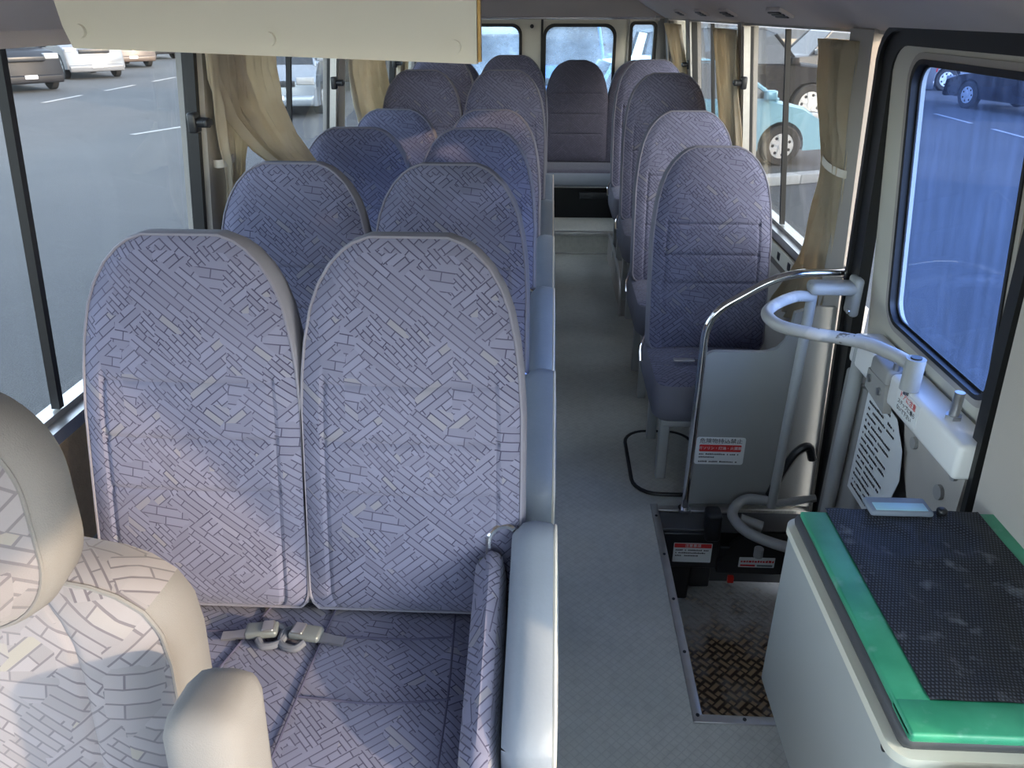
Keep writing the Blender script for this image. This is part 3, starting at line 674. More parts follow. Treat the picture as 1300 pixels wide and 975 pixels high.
# ================================================================== DRIVER SEAT
ds = tag(empty('driver_seat', (-.695, .60, 0)), 'pale patterned driver seat with headrest and folded armrest, sunlit', 'seat')
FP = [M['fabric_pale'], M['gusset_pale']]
def wdr(t):
    K = [(0, .255), (.5, .265), (.8, .268), (.88, .262), (.93, .246), (.97, .215), (.99, .18), (1, .14)]
    for (a, u), (b, v) in zip(K, K[1:]):
        if t <= b: return u + (v-u)*(t-a)/(b-a)
    return .14
b = pad('backrest', ds, .572, .12, FP, wf=wdr, vs=(-.66, .66), vtop=1.1, crown=.028, piping=M['gusset_pale'], pr=.003, edge=.02); b.location = (0, .055, .355); b.rotation_euler = (R(-4), 0, 0)
for p_ in b.data.polygons:                    # the patterned cloth wraps over the top, the plain velour covers the sides
    if p_.material_index == 1 and (p_.center.z > .572*.93 or p_.center.x < 0): p_.material_index = 0
hd = pad('headrest', ds, .228, .11, FP, wf=flat_w(.165, .085, .228), crown=.03, piping=M['gusset_pale'], pr=.002, edge=.03, nt=30); hd.location = (.08, -.045, .972); hd.rotation_euler = (R(-3), 0, 0)
c = pad('cushion', ds, .50, .14, FP, wf=flat_w(.26, .05, .5), crown=.01); c.rotation_euler = (-PI/2, 0, 0); c.location = (0, -.42, .33)
ar = box_pad('armrest', ds, (-.040, -.05, -.30), (.040, .05, 0), M['gusset_pale'], .028); ar.location = (.368, -.055, .89); ar.rotation_euler = (R(-6), 0, 0)
MB().box((-.2, -.35, 0), (.2, .05, .26), bev=.02).build('pedestal', M['darkgrey'], ds)

# ================================================================== BUCKLES on the front row cushion
def buckle(loc_, rz, flip, label):
    b = tag(empty('lap_belt_buckle', loc_, rz), label, 'buckle'); s = -1 if flip else 1
    MB().box((-.030*s, -.017, .004), (.030*s, .017, .020), bev=.006).build('housing', M['buckle'], b)
    MB().box((.002*s, -.014, .018), (.024*s, .014, .024), bev=.003).build('release_flap', M['steel'], b)
    MB().prism([(-.028*s, -.012, .004), (-.070*s, -.007, .002), (-.070*s, .007, .002), (-.028*s, .012, .004)], (0, 0, .004)).build('tongue', M['steel'], b)
    MB().ring([(-.068*s, -.004, .001), (-.052*s, -.004, .001), (-.052*s, .004, .001), (-.068*s, .004, .001)], [(-.074*s, -.010, .001), (-.048*s, -.010, .001), (-.048*s, .010, .001), (-.074*s, .010, .001)], (0,0,.005)).build('tongue_eye', M['steel'], b)
    q = MB().tube(smooth_path([(.030*s, .012, .008), (.044*s, -.004, .007), (.036*s, -.030, .006), (.008*s, -.036, .006), (-.004*s, -.020, .008)], 6), .007, 8)
    q.build('strap_loop', M['belt'], b)
buckle((-.520, 1.075, .444), R(8), False, 'grey belt buckle on front cushion, nearer the window')
buckle((-.435, 1.072, .444), R(-8), True, 'grey belt buckle on front cushion, nearer the aisle')

# ================================================================== PARTITION, RAILS
pt = tag(empty('partition_panel', (.485, 2.17, .02)), 'grey partition panel with curved top edge behind the step well', 'panel')
out = [(-.0, 0), (-.0, .50)] + [(.035 - .035*math.cos(R(a)), .52 + .032*math.sin(R(a))) for a in range(0, 91, 18)] + [(.17, .552), (.19, .555), (.215, .565), (.235, .59), (.245, .63), (.25, .68), (.30, .70), (.42, .70), (.42, 0)]
MB().prism([(u, 0, v) for u, v in out], (0, .018, 0)).build('panel', M['partition'], pt)
s1 = tag(empty('no_dangerous_goods_sticker', (.569, 2.1685, .225)), 'white sticker with red bar on the grey partition', 'sticker')
MB().prism([(u, 0, v) for u, v in rrect(-.078, -.05, .078, .05, .008)], (0, .0015, 0)).build('sticker_sheet', M['sticker'], s1)
MB().prism([(u, -.0006, v) for u, v in rrect(-.067, -.002, .067, .023, .004)], (0, .001, 0)).build('red_bar', M['red'], s1)
text('危険物持込禁止', .0195, (0, -.001, .0365), (R(90), 0, 0), M['ink'], s1)
text('ガソリン・灯油・火薬類', .0125, (0, -.0012, .0105), (R(90), 0, 0), M['sticker'], s1)
p = MB(); f = lambda u, w: (u, -.0008, w)
for v, a_, b_ in ((-.014, -.066, .066), (-.025, -.066, -.02), (-.042, -.066, .055)): scribble(p, a_, v, b_, .006, f, rnd)
p.build('small_print', M['ink'], s1, smooth=0, fix=False)

cr = tag(empty('chrome_pole', (.475, 2.155, 0)), 'chrome grab pole bent over the partition to the wall', 'pole')
MB().tube(bend_path([(0, 0, 0), (0, 0, .695), (.20, .0, .825), (.375, 0, .832)], .075, 8), .0125, 14).build('tube', M['chrome'], cr)
MB().cyl((0, 0, .006), (0,0,1), .022, .012).build('foot_flange', M['chrome'], cr)
MB().box((.37, -.02, .812), (.392, .02, .852), bev=.005).build('wall_flange', M['chrome'], cr)
# swinging door rails, grey
dr = tag(empty('door_rail', (.72, 2.06, .10)), 'grey curved entrance handrail, paint worn off its upper loop', 'handrail')
def Q(x, y, z): return (x-.72, y-2.06, z-.10)
MB().tube(smooth_path([Q(.735, 2.06, .79), Q(.68, 2.03, .80), Q(.61, 1.965, .80), Q(.568, 1.89, .80), Q(.578, 1.81, .80), Q(.64, 1.76, .80), Q(.70, 1.735, .80), Q(.755, 1.70, .80), Q(.80, 1.64, .795), Q(.817, 1.60, .79)], 8), .0155, 14).build('upper_loop', M['worn'], dr)
MB().tube([Q(.735, 2.06, .83), Q(.725, 2.06, .09)], .0145, 14).build('post', M['rail'], dr)
MB().cyl(Q(.817, 1.59, .775), (0,0,1), .021, .075).build('end_socket', M['rail'], dr); MB().cyl(Q(.817, 1.59, .814), (0,0,1), .012, .004).build('socket_hole', M['black'], dr)
MB().cyl(Q(.817, 1.59, .745), (0,0,1), .0105, .04).build('pivot', M['chrome'], dr)
MB().box(Q(.72, 2.03, .80), Q(.86, 2.09, .835), bev=.015).box(Q(.835, 2.03, .74), Q(.86, 2.09, .85), bev=.01).build('wall_clamp', M['rail'], dr)
for x, z in ((.845, .75),): MB().cyl(Q(.838, 2.045, .755), (1,0,0), .008, .012).build('bolt', M['chrome'], dr)
MB().tube(smooth_path([Q(.73, 2.12, .07), Q(.67, 2.13, .07), Q(.625, 2.10, .06), Q(.605, 2.04, .06), Q(.635, 1.97, .055), Q(.71, 1.92, .05), Q(.80, 1.885, .05)], 8), .0165, 14).build('lower_loop', M['rail'], dr)
MB().tube([Q(.725, 2.06, .10), Q(.86, 2.07, .12)], .012, 10).build('link', M['rail'], dr)
MB().cyl(Q(.66, 2.03, .045), (1, -.3, -.2), .019, .07).build('damper', M['rail'], dr); MB().cyl(Q(.665, 1.93, .01), (0,0,1), .014, .03).build('stop', M['rail'], dr)
dv = tag(empty('door_post', (.83, 1.90, -.2)), 'grey vertical tube on the door beside instruction sheet', 'pole')
MB().tube([(0, 0, 0), (.0, 0, .935)], .018, 14).build('tube', M['rail'], dv)
hs_ = tag(empty('black_hose', (.80, 2.14, .10)), 'black bent hose between partition and door seal', 'hose')
MB().tube(smooth_path([(-.06, 0, -.02), (-.035, 0, .06), (.0, 0, .14), (.035, 0, .165), (.055, 0, .12)], 6), .014, 10).build('hose', M['black'], hs_)

# black step mechanism box
bx = tag(empty('step_mechanism', (.60, 2.10, -.10)), 'black plastic mechanism box at the far side of step well', 'box')
MB().box((-.205, -.05, -.055), (-.02, .06, .085), bev=.006).box((-.02, -.05, -.075), (.28, .06, .035), bev=.006).box((-.20, -.03, -.22), (-.10, .06, -.05), bev=.01).box((-.10, -.02, -.16), (-.03, .05, -.05), bev=.008).build('housing', M['black'], bx)
MB().box((-.075, -.065, .06), (-.025, .0, .165), bev=.012).build('lug', M['black'], bx)
MB().box((-.22, -.04, .083), (.28, .062, .095), bev=.003).build('cover_plate', M['darkgrey'], bx)
MB().prism([(-.02, -.052, -.035), (.02, -.052, .05), (.06, -.052, .085), (.28, -.052, .035), (.28, -.052, -.03)], (0, .02, 0)).build('brace', M['black'], bx)
MB().box((.02, -.054, -.11), (.04, -.04, -.085), bev=.002).build('red_tab', M['redplastic'], bx)
s2 = tag(empty('step_warning_sticker', (.493, 2.0475, -.09)), 'white sticker with red heading on the black mechanism box', 'sticker')
MB().prism([(u, 0, v) for u, v in rrect(-.062, -.038, .062, .038, .003)], (0, .001, 0)).build('sticker_sheet', M['sticker'], s2)
MB().prism([(u, -.0005, v) for u, v in rrect(-.060, .020, .060, .036, .002)], (0, .001, 0)).build('red_bar', M['red'], s2)
text('注意事項', .013, (0, -.001, .028), (R(90), 0, 0), M['sticker'], s2)
p = MB()
for v, a_, b_ in ((.008, -.055, .052), (-.003, -.055, .04), (-.014, -.055, .015)): scribble(p, a_, v, b_, .006, f, rnd)
p.build('small_print', M['ink'], s2, smooth=0, fix=False)
s3 = tag(empty('step_label', (.705, 2.0475, -.122)), 'narrow white label with red and grey print on mechanism box', 'label')
MB().prism([(u, 0, v) for u, v in rrect(-.058, -.020, .058, .020, .002)], (0, .001, 0)).build('sticker_sheet', M['sticker'], s3)
MB().box((-.052, -.0006, -.016), (-.004, .0005, -.009)).build('red_bar', M['red'], s3); MB().box((.002, -.0006, -.016), (.052, .0005, -.009)).build('grey_bar', M['buckle'], s3)
p = MB(); scribble(p, -.052, .0, .05, .010, f, rnd); p.build('small_print', M['red'], s3, smooth=0, fix=False)

# ================================================================== COOLER
CX0, CX1, CY0, CY1, CZ = .478, .872, .728, 1.25, .65
co = tag(empty('cool_box', (CX0, CY0, .2)), 'grey cool box with green taped lid edges and dark ribbed mat', 'cooler')
w, d, h = CX1-CX0, CY1-CY0, CZ-.2
MB().box((.0, .0, .0), (w, d, h-.045), bev=.014).build('body', M['cooler'], co)
MB().ring([(u, v, h-.052) for u, v in rrect(.012, .012, w-.012, d-.012, .02)], [(u, v, h-.052) for u, v in rrect(-.008, -.008, w+.008, d+.008, .03)], (0, 0, .016)).build('rim', M['coolercream'], co)
MB().box((.004, .004, h-.04), (w-.004, d-.004, h-.010), bev=.016).build('lid', M['darkgrey'], co)
tp = 0.052
MB().box((.010, .004, h-.012), (.010+tp, d-.02, h+.0005), bev=.004).box((.010, .001, h-.016), (w-.02, .001+.062, h+.0008), bev=.005).box((w-.055, .01, h-.012), (w-.008, d-.012, h+.0006), bev=.004).build('green_tape', M['tape'], co)
mt = MB(); nx, ny = 60, 70; V = []
for j in range(ny+1):
    for i in range(nx+1):
        x = tp+.006 + (w-.055-tp-.004)*i/nx; y = .058 + (d-.058-.012)*j/ny
        z = h + .003
        for cx_, cy_ in ((.135, d-.095), (w-.145, d-.095)):
            rr_ = math.hypot(x-cx_, y-cy_); z -= .006/(1+math.exp((rr_-.045)/.004))
        inx = 1/(1+math.exp(-(x-.13)/.007)); iny = 1/(1+math.exp((y-(d-.17))/.007)) * 1/(1+math.exp(-(y-.10)/.008)); z -= .006*inx*iny/(1+math.exp((x-(w-.10))/.007))
        z += .0009*math.sin(x*90+math.sin(y*40))
        V.append((x, y, z))
mt.add(V, [(j*(nx+1)+i, j*(nx+1)+i+1, (j+1)*(nx+1)+i+1, (j+1)*(nx+1)+i) for j in range(ny) for i in range(nx)])
mt.build('ribbed_mat', M['mesh'], co, smooth=80)
lt = MB().box((.135, d-.035, h+.002), (.250, d+.016, h+.014), bev=.005).build('latch', M['vinyl'], co)
MB().box((.145, d-.030, h+.0135), (.240, d-.006, h+.0155), bev=.001).build('latch_label', mat('pale_blue_plate', (.35, .60, .70), .3), lt)
MB().box((.262, d-.028, h+.0), (.28, d-.01, h+.014), bev=.006).build('knob', M['black'], co)
MB().cyl((-.001, .03, h-.06), (1,0,0), .006, .006).build('hinge_pin', M['black'], co)
# what carries it and the dark console in front
tag(MB().box((.61, .72, 0), (.86, 1.22, .199), bev=.01).build('cooler_stand', M['darkgrey']), 'low dark box hidden under the cool box', 'stand')
cn = tag(empty('front_console', (.52, .30, 0)), 'dark grey plastic console in front of the cool box', 'console')
MB().box((0, 0, 0), (.35, .415, .615), bev=.02).build('body', M['darkgrey'], cn)
MB().prism([(.01, .40, .615), (.20, .40, .615), (.23, .33, .615), (.24, .28, .615), (.30, .24, .615), (.34, .24, .615), (.34, .02, .615), (.01, .02, .615)], (0, 0, .008)).build('top_plate', M['steel'], cn)

# ================================================================== WHITE OVERHEAD PANEL
wp = tag(empty('overhead_panel', (-.32, .95, 1.45)), 'cream overhead board with three round plugs at upper left', 'panel')
MB().prism([(-.235, 0, .012), (.235, 0, -.004), (.237, 0, .20), (-.262, 0, .20), (-.242, 0, .035)], (0, .028, 0)).build('board', M['panel'], wp)
for x, z in ((-.222, .030), (-.002, .022), (.21, .014)):
    MB().cyl((x, -.003, z), (0,1,0), .0075, .006, 20).build('plug', M['panel'], wp)
MB().box((.236, .006, -.002), (.2395, .020, .20)).build('glue_edge', M['gold'], wp)

# ================================================================== CURTAINS
def curtain(name, side, stations, label, folds=6, amp=.012, off=.03, nu=60, tie=None):
    """stations: (z, y_start, y_end, [offset]) from top down"""
    root = tag(empty(name, (0, 0, 0)), label, 'curtain', 'curtains tied at the window pillars')
    mb = MB(); st = [Vector((s[0], s[1], s[2])) for s in stations]; offs = [s[3] if len(s) > 3 else off for s in stations]
    P = smooth_path(st, 8); n = len(P); V = []; s = -1 if side > 0 else 1; ph = rnd.uniform(0, 6)
    for i, p in enumerate(P):
        q = i/(n-1)*(len(st)-1); a = min(int(q), len(st)-2); of = offs[a]*(1-(q-a)) + offs[a+1]*(q-a); wdt = abs(p.z-p.y)
        for k in range(nu+1):
            u = k/nu; wob = math.sin(2*PI*folds*u + ph + .6*math.sin(i*.25)) + .35*math.sin(2*PI*folds*2.3*u+1+i*.05)
            am = amp*(.6 + .4*min(1, wdt/.25))
            V.append((wx(side, p.x) + s*(of + am*wob), p.y + (p.z-p.y)*u + .004*math.cos(2*PI*folds*u+ph), p.x))
    mb.add(V, [(i*(nu+1)+k, i*(nu+1)+k+1, (i+1)*(nu+1)+k+1, (i+1)*(nu+1)+k) for i in range(n-1) for k in range(nu)])
    o = mb.build('cloth', M['cloth'], root, smooth=70, fix=False)
    sm = o.modifiers.new('thickness', 'SOLIDIFY'); sm.thickness = .0015
    if tie:
        z, y0, y1 = tie; x = wx(side, z) + s*off; r = abs(y1-y0)/2+.006
        c = [(x + .028*math.cos(2*PI*k/24), (y0+y1)/2 + r*math.sin(2*PI*k/24), z + .010*math.sin(2*PI*k/24)) for k in range(24)]
        MB().ring([(a_, b_, c_-.010) for a_, b_, c_ in c], [(a_*1+ (a_-x)*.08, b_, c_-.010) for a_, b_, c_ in c], (0, 0, .022)).build('tie_band', M['piping'], root)
    return root
curtain('curtain', 1, [(1.43, 2.25, 2.50), (1.25, 2.26, 2.47), (1.10, 2.24, 2.40), (.95, 2.24, 2.46), (.80, 2.25, 2.55), (.68, 2.26, 2.64), (.54, 2.28, 2.76, .05)], 'cream pleated curtain tied back on the pillar beside the door', 8, .024, tie=(1.10, 2.23, 2.41))
curtain('curtain', 1, [(1.43, 3.68, 4.20), (1.25, 3.66, 4.12), (1.05, 3.60, 4.05), (.90, 3.56, 4.05), (.74, 3.55, 4.02)], 'cream pleated curtain hanging between the two right windows', 8, tie=None)
curtain('curtain', 1, [(1.43, 5.30, 5.95), (1.2, 5.15, 5.6), (1.08, 5.15, 5.4), (.9, 5.15, 5.5), (.74, 5.15, 5.6)], 'pale curtain gathered at the far right window', 7, tie=(1.10, 5.16, 5.42))
curtain('curtain', -1, [(1.44, 2.14, 2.66), (1.34, 2.14, 2.68), (1.24, 2.20, 2.66, .06), (1.14, 2.25, 2.62, .12), (1.06, 2.30, 2.55, .20), (1.0, 2.33, 2.50, .22)], 'brownish curtain swept over the second row window backrest', 8, .016, .04)
curtain('curtain', -1, [(1.44, 2.12, 2.36, .045), (1.32, 2.14, 2.40, .045), (1.18, 2.17, 2.38, .05), (1.10, 2.20, 2.34, .05), (1.0, 2.20, 2.33, .05), (.90, 2.22, 2.34)], 'narrow beige curtain strip tied to the pillar beside first window', 4, .012, .028, tie=(1.12, 2.20, 2.29))
curtain('curtain', -1, [(1.44, 3.72, 4.35), (1.25, 3.76, 4.45), (1.10, 3.76, 4.60, .06), (1.0, 3.72, 4.75, .10), (.93, 3.70, 4.4, .10)], 'greenish beige curtain swept down behind the fourth row backrests', 9, .018, .04)
curtain('curtain', -1, [(1.44, 4.95, 5.35), (1.2, 5.0, 5.3), (.95, 5.05, 5.3), (.75, 5.05, 5.3)], 'tan curtain at the pillar of rear left window', 6)

# ================================================================== OUTSIDE
GZ = -.65
struct(MB().box((-160, -60, GZ-.2), (160, 220, GZ)).build('ground', M['road']), 'asphalt of the street and parking lot')
def paint(x0, y0, x1, y1, w):
    v = Vector((x1-x0, y1-y0, 0)); n = Vector((-v.y, v.x, 0)).normalized()*w/2; a = Vector((x0, y0, GZ+.002)); b = Vector((x1, y1, GZ+.002))
    return MB().prism([a-n, b-n, b+n, a+n], (0, 0, .004))
rm = [tag(paint(-8.1, 15.2, -7.2, 17.4, .14).build('lane_dash', M['line']), 'short white lane dash on the road left of the bus', 'road marking')]
for k in range(9):
    x = -15.0 - .25*k; y = 15.5 + 3.6*k
    tag(paint(-13.0-.15*k, 14.0+3.4*k, -13.1-.15*k, 16.0+3.4*k, .13).build('lane_dash', M['line']), ['nearest', 'second', 'third', 'fourth', 'fifth', 'sixth', 'seventh', 'eighth', 'farthest'][k] + ' dash of the broken white line along the parked cars', 'road marking', 'broken line along the parked cars')
for k in range(3): tag(paint(9.0+.0*k, 12.5+2.6*k, 9.0, 14.2+2.6*k, .10).build('lane_dash', M['line']), ['nearest', 'middle', 'farthest'][k] + ' white dash on the asphalt beyond the entrance door', 'road marking', 'dashes beyond the entrance door')
kb = tag(empty('kerb', (3.0, 10.9, GZ)), 'painted concrete kerb beside the light blue hatchback', 'kerb')
for k in range(5):
    MB().box((k*.62-2.0, -.11, 0), (k*.62-2.0+.61, .11, .13), bev=.015).build('kerb_stone', M['kerb'] if k % 2 else M['line'], kb)
kb.rotation_euler = (0, 0, R(22))

def car(name, loc_, rz, kind, paint_, label, group=None, scale=1.):
    root = tag(empty(name, loc_, rz), label, 'car', group)     # nose towards +x (local)
    K = {'hatch': dict(L=3.7, W=1.66, H=1.5, prof=[(-1.80, .35), (-1.85, .75), (-1.78, .98), (.85, .98), (1.45, .86), (1.78, .66), (1.85, .35)], gh=[(-1.75, .95), (-1.45, 1.44), (-.9, 1.50), (.0, 1.50), (.35, 1.42), (1.05, .95)], wr=.30, wb=(-1.12, 1.18)),
         'sedan': dict(L=4.8, W=1.85, H=1.45, prof=[(-2.38, .40), (-2.40, .92), (-2.2, 1.0), (-1.2, 1.0), (.95, .98), (1.9, .86), (2.35, .68), (2.4, .35)], gh=[(-1.75, .97), (-1.0, 1.40), (-.4, 1.46), (.1, 1.44), (1.15, .97)], wr=.35, wb=(-1.42, 1.42)),
         'suv': dict(L=4.6, W=1.9, H=1.85, prof=[(-2.25, .45), (-2.3, 1.1), (-2.2, 1.2), (.95, 1.18), (1.9, 1.10), (2.2, .95), (2.3, .5)], gh=[(-2.2, 1.15), (-2.05, 1.75), (-1.6, 1.84), (.3, 1.82), (.55, 1.74), (1.1, 1.15)], wr=.40, wb=(-1.4, 1.42)),
         'van': dict(L=4.7, W=1.75, H=1.98, prof=[(-2.3, .35), (-2.35, 1.1), (-2.32, 1.2), (1.65, 1.15), (2.15, .95), (2.33, .75), (2.35, .35)], gh=[(-2.32, 1.12), (-2.25, 1.85), (-2.0, 1.96), (.9, 1.96), (1.15, 1.88), (1.85, 1.05)], wr=.33, wb=(-1.35, 1.45)),
         'truck': dict(L=5.2, W=1.9, H=2.2, prof=[(-2.6, .5), (-2.6, 1.3), (1.3, 1.3), (2.45, 1.2), (2.55, .95), (2.6, .4)], gh=[(-2.55, 1.25), (-2.5, 2.15), (-2.2, 2.2), (1.6, 2.2), (1.85, 2.1), (2.4, 1.2)], wr=.38, wb=(-1.6, 1.7))}[kind]
    Wd, pr_, gh, wr_ = K['W'], K['prof'], K['gh'], K['wr']; zb = pr_[0][1]-.12
    low = [(pr_[0][0], zb+.02)] + pr_ + [(pr_[-1][0], zb+.02)]
    bot = []
    for wxp in sorted(K['wb'], reverse=True):
        ra = wr_+.06; a0 = math.asin(max(-1, min(1, (zb-wr_)/ra)))
        bot += [(wxp + ra*math.cos(t), wr_ + ra*math.sin(t)) for t in [a0 + (PI-2*a0)*k/12 for k in range(13)]]
    side = low + bot
    mb = MB(); n = len(side); ys = [(-Wd/2, .05), (-Wd/2+.07, 0), (Wd/2-.07, 0), (Wd/2, .05)]; cz = .7
    def sh(x, z, ins): return (x*(1-ins*.35), z - (ins*.6 if z > .8 else 0))
    for y, ins in ys: mb.add([(sh(x, z, ins)[0], y, sh(x, z, ins)[1]) for x, z in side], [])
    for k in range(3):
        for i in range(n): j = (i+1) % n; mb.f.append((k*n+i, k*n+j, (k+1)*n+j, (k+1)*n+i)); mb.mi.append(0)
    mb.f.append(tuple(range(n))[::-1]); mb.f.append(tuple(3*n+i for i in range(n))); mb.mi += [0, 0]
    mb.build('body', paint_, root, smooth=32)
    # greenhouse: solid dark glass volume, painted roof and pillars over it
    g = MB(); m = len(gh); top = max(z for _, z in gh); b0 = gh[0][1]
    def gy(z): return Wd/2 - .06 - (z-b0)/(top-b0)*.16
    g.add([(x, -gy(z), z) for x, z in gh] + [(x, gy(z), z) for x, z in gh], [tuple(range(m))[::-1], tuple(range(m, 2*m))] + [(i, (i+1) % m, m+(i+1) % m, m+i) for i in range(m)])
    g.build('windows', M['carglass'], root, smooth=20)
    rf = MB(); tops = [(x, z) for x, z in gh if z > top-.13]; x0, x1 = tops[0][0]-.02, tops[-1][0]+.02
    rp = [(x, z) for x, z in tops]; mr = len(rp)
    rf.add([(x, -gy(z)-.012, z-.03) for x, z in rp] + [(x, -gy(z)+.05, z+.02) for x, z in rp] + [(x, gy(z)-.05, z+.02) for x, z in rp] + [(x, gy(z)+.012, z-.03) for x, z in rp],
           [(k*mr+i, k*mr+i+1, (k+1)*mr+i+1, (k+1)*mr+i) for k in range(3) for i in range(mr-1)] + [(0, mr, 2*mr, 3*mr), (mr-1, 4*mr-1, 3*mr-1, 2*mr-1)])
    rf.build('roof', paint_, root)
    for s in (-1, 1):
        xm = (tops[0][0]*.45+tops[-1][0]*.55)
        pls = [((xa, s*(gy(za)-.005), za), (xb, s*(gy(zb_)-.005), zb_)) for (xa, za), (xb, zb_) in ((gh[0], tops[0]), (gh[-1], tops[-1]))] + [((xm-.05, s*gy(b0), b0), (xm-.1, s*gy(top), top-.02))]
        if kind in ('van', 'suv', 'truck'): pls.append(((xm-1.1, s*gy(b0), b0), (xm-1.1, s*gy(top), top-.02)))
        for pa, pb in pls: MB().tube([pa, pb], .035, 6).build('pillar', paint_, root)
        MB().box((gh[-1][0]-.25, s*(Wd/2-.02), b0+.02), (gh[-1][0]-.08, s*(Wd/2+.14), b0+.16), bev=.03).build('mirror', paint_, root)
        xf, zf = pr_[-2]
        MB().box((xf-.30, s*(Wd/2-.42), zf-.06), (xf+.02, s*(Wd/2-.03), zf+.10), bev=.03).build('headlamp', M['lamp'], root)
        xr = pr_[0][0]; MB().box((xr-.04, s*(Wd/2-.22), .75), (xr+.08, s*(Wd/2-.005), 1.0), bev=.02).build('tail_lamp', M['tail'], root)
        MB().box((xm-.02, s*(Wd/2+.002), .9), (xm-.2, s*(Wd/2+.025), .93), bev=.008).build('door_handle', M['hub'] if paint_ is not M['hub'] else paint_, root)
        for wxp in K['wb']:
            wh = empty('wheel', (wxp, s*(Wd/2-.10), wr_), parent=root)
            t = MB(); prf = [(.10, wr_*.62), (.105, wr_*.92), (.08, wr_), (-.08, wr_), (-.105, wr_*.92), (-.10, wr_*.62)]; sg = 28
            V = [(r_*math.cos(2*PI*k/sg), y_, r_*math.sin(2*PI*k/sg)) for y_, r_ in prf for k in range(sg)]
            t.add(V, [(a_*sg+k, a_*sg+(k+1) % sg, (a_+1)*sg+(k+1) % sg, (a_+1)*sg+k) for a_ in range(5) for k in range(sg)]); t.build('tyre', M['tyre'], wh)
            hb = MB().cyl((0, s*.075, 0), (0, 1, 0), wr_*.64, .03, 28).cyl((0, s*.10, 0), (0, 1, 0), wr_*.16, .03, 16)
            for k in range(7):
                a_ = 2*PI*k/7; c_, s_ = math.cos(a_), math.sin(a_); q = wr_
                hb.prism([(q*(.12*c_-.09*s_), s*.085, q*(.12*s_+.09*c_)), (q*(.60*c_-.10*s_), s*.085, q*(.60*s_+.10*c_)), (q*(.60*c_+.10*s_), s*.085, q*(.60*s_-.10*c_)), (q*(.12*c_+.09*s_), s*.085, q*(.12*s_-.09*c_))], (0, s*.018, 0))
            hb.build('hubcap', M['hub'], wh)
            gp = MB()
            for k in range(7):
                a_ = 2*PI*(k+.5)/7; gp.cyl((wr_*.45*math.cos(a_), s*.0905, wr_*.45*math.sin(a_)), (0, 1, 0), wr_*.08, .004, 8)
            gp.build('hubcap_slots', M['tyre'], wh)
    xf, zf = pr_[-2]
    MB().box((pr_[-1][0]-.05, -Wd/2+.45, zf-.10), (pr_[-1][0]+.015, Wd/2-.45, zf+.03), bev=.015).build('grille', M['black'], root)
    MB().box((pr_[-1][0]-.12, -Wd/2+.05, .25), (pr_[-1][0]+.05, Wd/2-.05, .48), bev=.05).build('bumper', paint_, root)
    MB().box((pr_[0][0]-.05, -Wd/2+.05, .30), (pr_[0][0]+.12, Wd/2-.05, .55), bev=.05).build('rear_bumper', paint_, root)
    MB().box((pr_[-1][0]+.045, -.17, .38), (pr_[-1][0]+.06, .17, .48)).build('number_plate', M['white'], root)
    root.scale = (scale,)*3
    return root
g_ = GZ
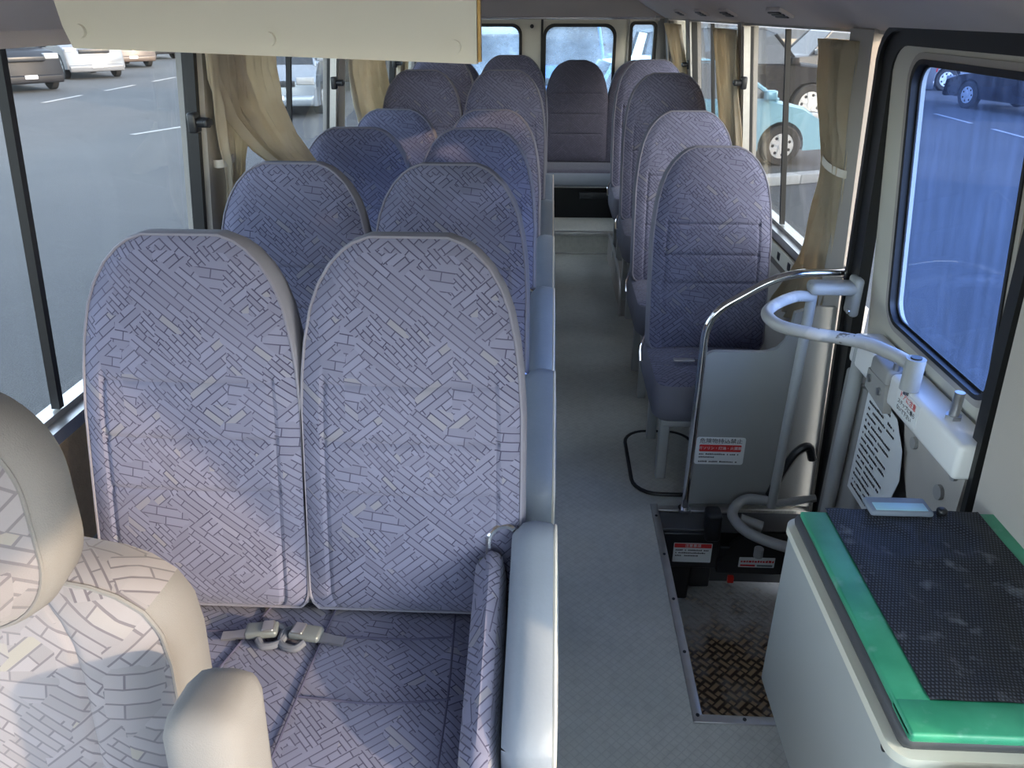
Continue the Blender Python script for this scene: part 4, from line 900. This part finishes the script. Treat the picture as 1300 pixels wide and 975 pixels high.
# right side
car('hatchback', (2.30, 13.1, g_), R(5), 'hatch', M['paintblue'], 'light blue hatchback with silver hubcap outside the right windows')
car('dark_car', (4.0, 18.3, g_), R(3), 'suv', M['paintdark'], 'dark off roader parked behind the light blue hatchback')
car('white_suv', (7.6, 22.6, g_), R(185), 'suv', M['paintwhite'], 'white off roader behind the curtain next to the door')
car('estate_car', (4.6, 26.5, g_), R(0), 'hatch', M['paintsilver'], 'sunlit silver car in the distance above the hatchback')
car('brown_car', (-.4+2.2, 30.0, g_), R(5), 'suv', M['paintbrown'], 'brown car beyond the second right window')
car('parked_van', (13.3, 26.2, g_), R(180), 'van', M['paintwhite'], 'white van seen top left through the blue door glass')
car('black_sedan', (11.35, 19.6, g_), R(105), 'sedan', M['paintblack'], 'glossy black sedan seen through the blue door glass', scale=.9)
car('far_van', (20.5, 30.0, g_), R(180), 'van', M['paintsilver'], 'silver van behind the black sedan')
# rear
car('blue_truck', (.15, 18.8, g_), R(-90), 'truck', M['paintdeep'], 'blue vehicle standing close behind the right rear window')
car('rear_white_car', (-1.0, 11.6, g_), R(-90), 'van', M['paintwhite'], 'white van behind the left rear window')
# left
car('silver_van', (-6.35, 20.2, g_), R(-83), 'van', M['paintsilver'], 'silver van facing the bus outside the second left window')
car('dark_suv', (-17.0, 24.9, g_), R(-38), 'suv', M['paintdark'], 'dark off roader parked at far left of the street')
car('white_suv', (-17.6, 30.2, g_), R(-45), 'suv', M['paintwhite'], 'white off roader second in the parked line at left')
car('parked_suv', (-19.2, 36.0, g_), R(-45), 'suv', M['paintbrown'], 'tan brown off roader third in the parked line')
car('parked_suv', (-21.0, 42.5, g_), R(-45), 'suv', M['paintdark'], 'small dark car at the far end of parked line')
for k, (x, y) in enumerate([(-6.0, 26.8), (-6.4, 33), (-6.2, 40), (-3.2, 31), (-3.2, 23.5)]):
    car('distant_car', (x, y, g_), R(-86), ['suv', 'van', 'hatch', 'suv', 'hatch'][k], [M['paintdark'], M['paintwhite'], M['paintsilver'], M['paintdark'], M['paintsilver']][k], ['dark car just behind the silver van', 'white van farther down the street behind silver van', 'silver car farthest down the street', 'dark off roader outside third left window', 'pale hatchback outside the third left window'][k])

# unseen sun blockers added beside the bus: a wall and a roof slab that keep most of the lot in shadow
struct(MB().box((9.0, -2.7, GZ), (9.6, 9.5, 3.75)).build('sun_blocker_wall', M['kerb']), 'unseen wall added beside the bus to block the sun')

struct(MB().box((14.0, -3.6, 5.80), (22.5, 60, 5.95)).build('sun_blocker_roof', M['kerb']), 'unseen roof slab added to shade the road left of the bus')
struct(MB().box((3.0, 31, GZ+.001), (30, 75, GZ+.02)).build('ground', mat('glare_tan_ground', (.42, .32, .20), .9, bump=.4, bscale=5)), 'tan ground patch with golden glare put into its colour, beyond the parked cars on the right')  # tan patch added to imitate golden glare at the top of the right windows
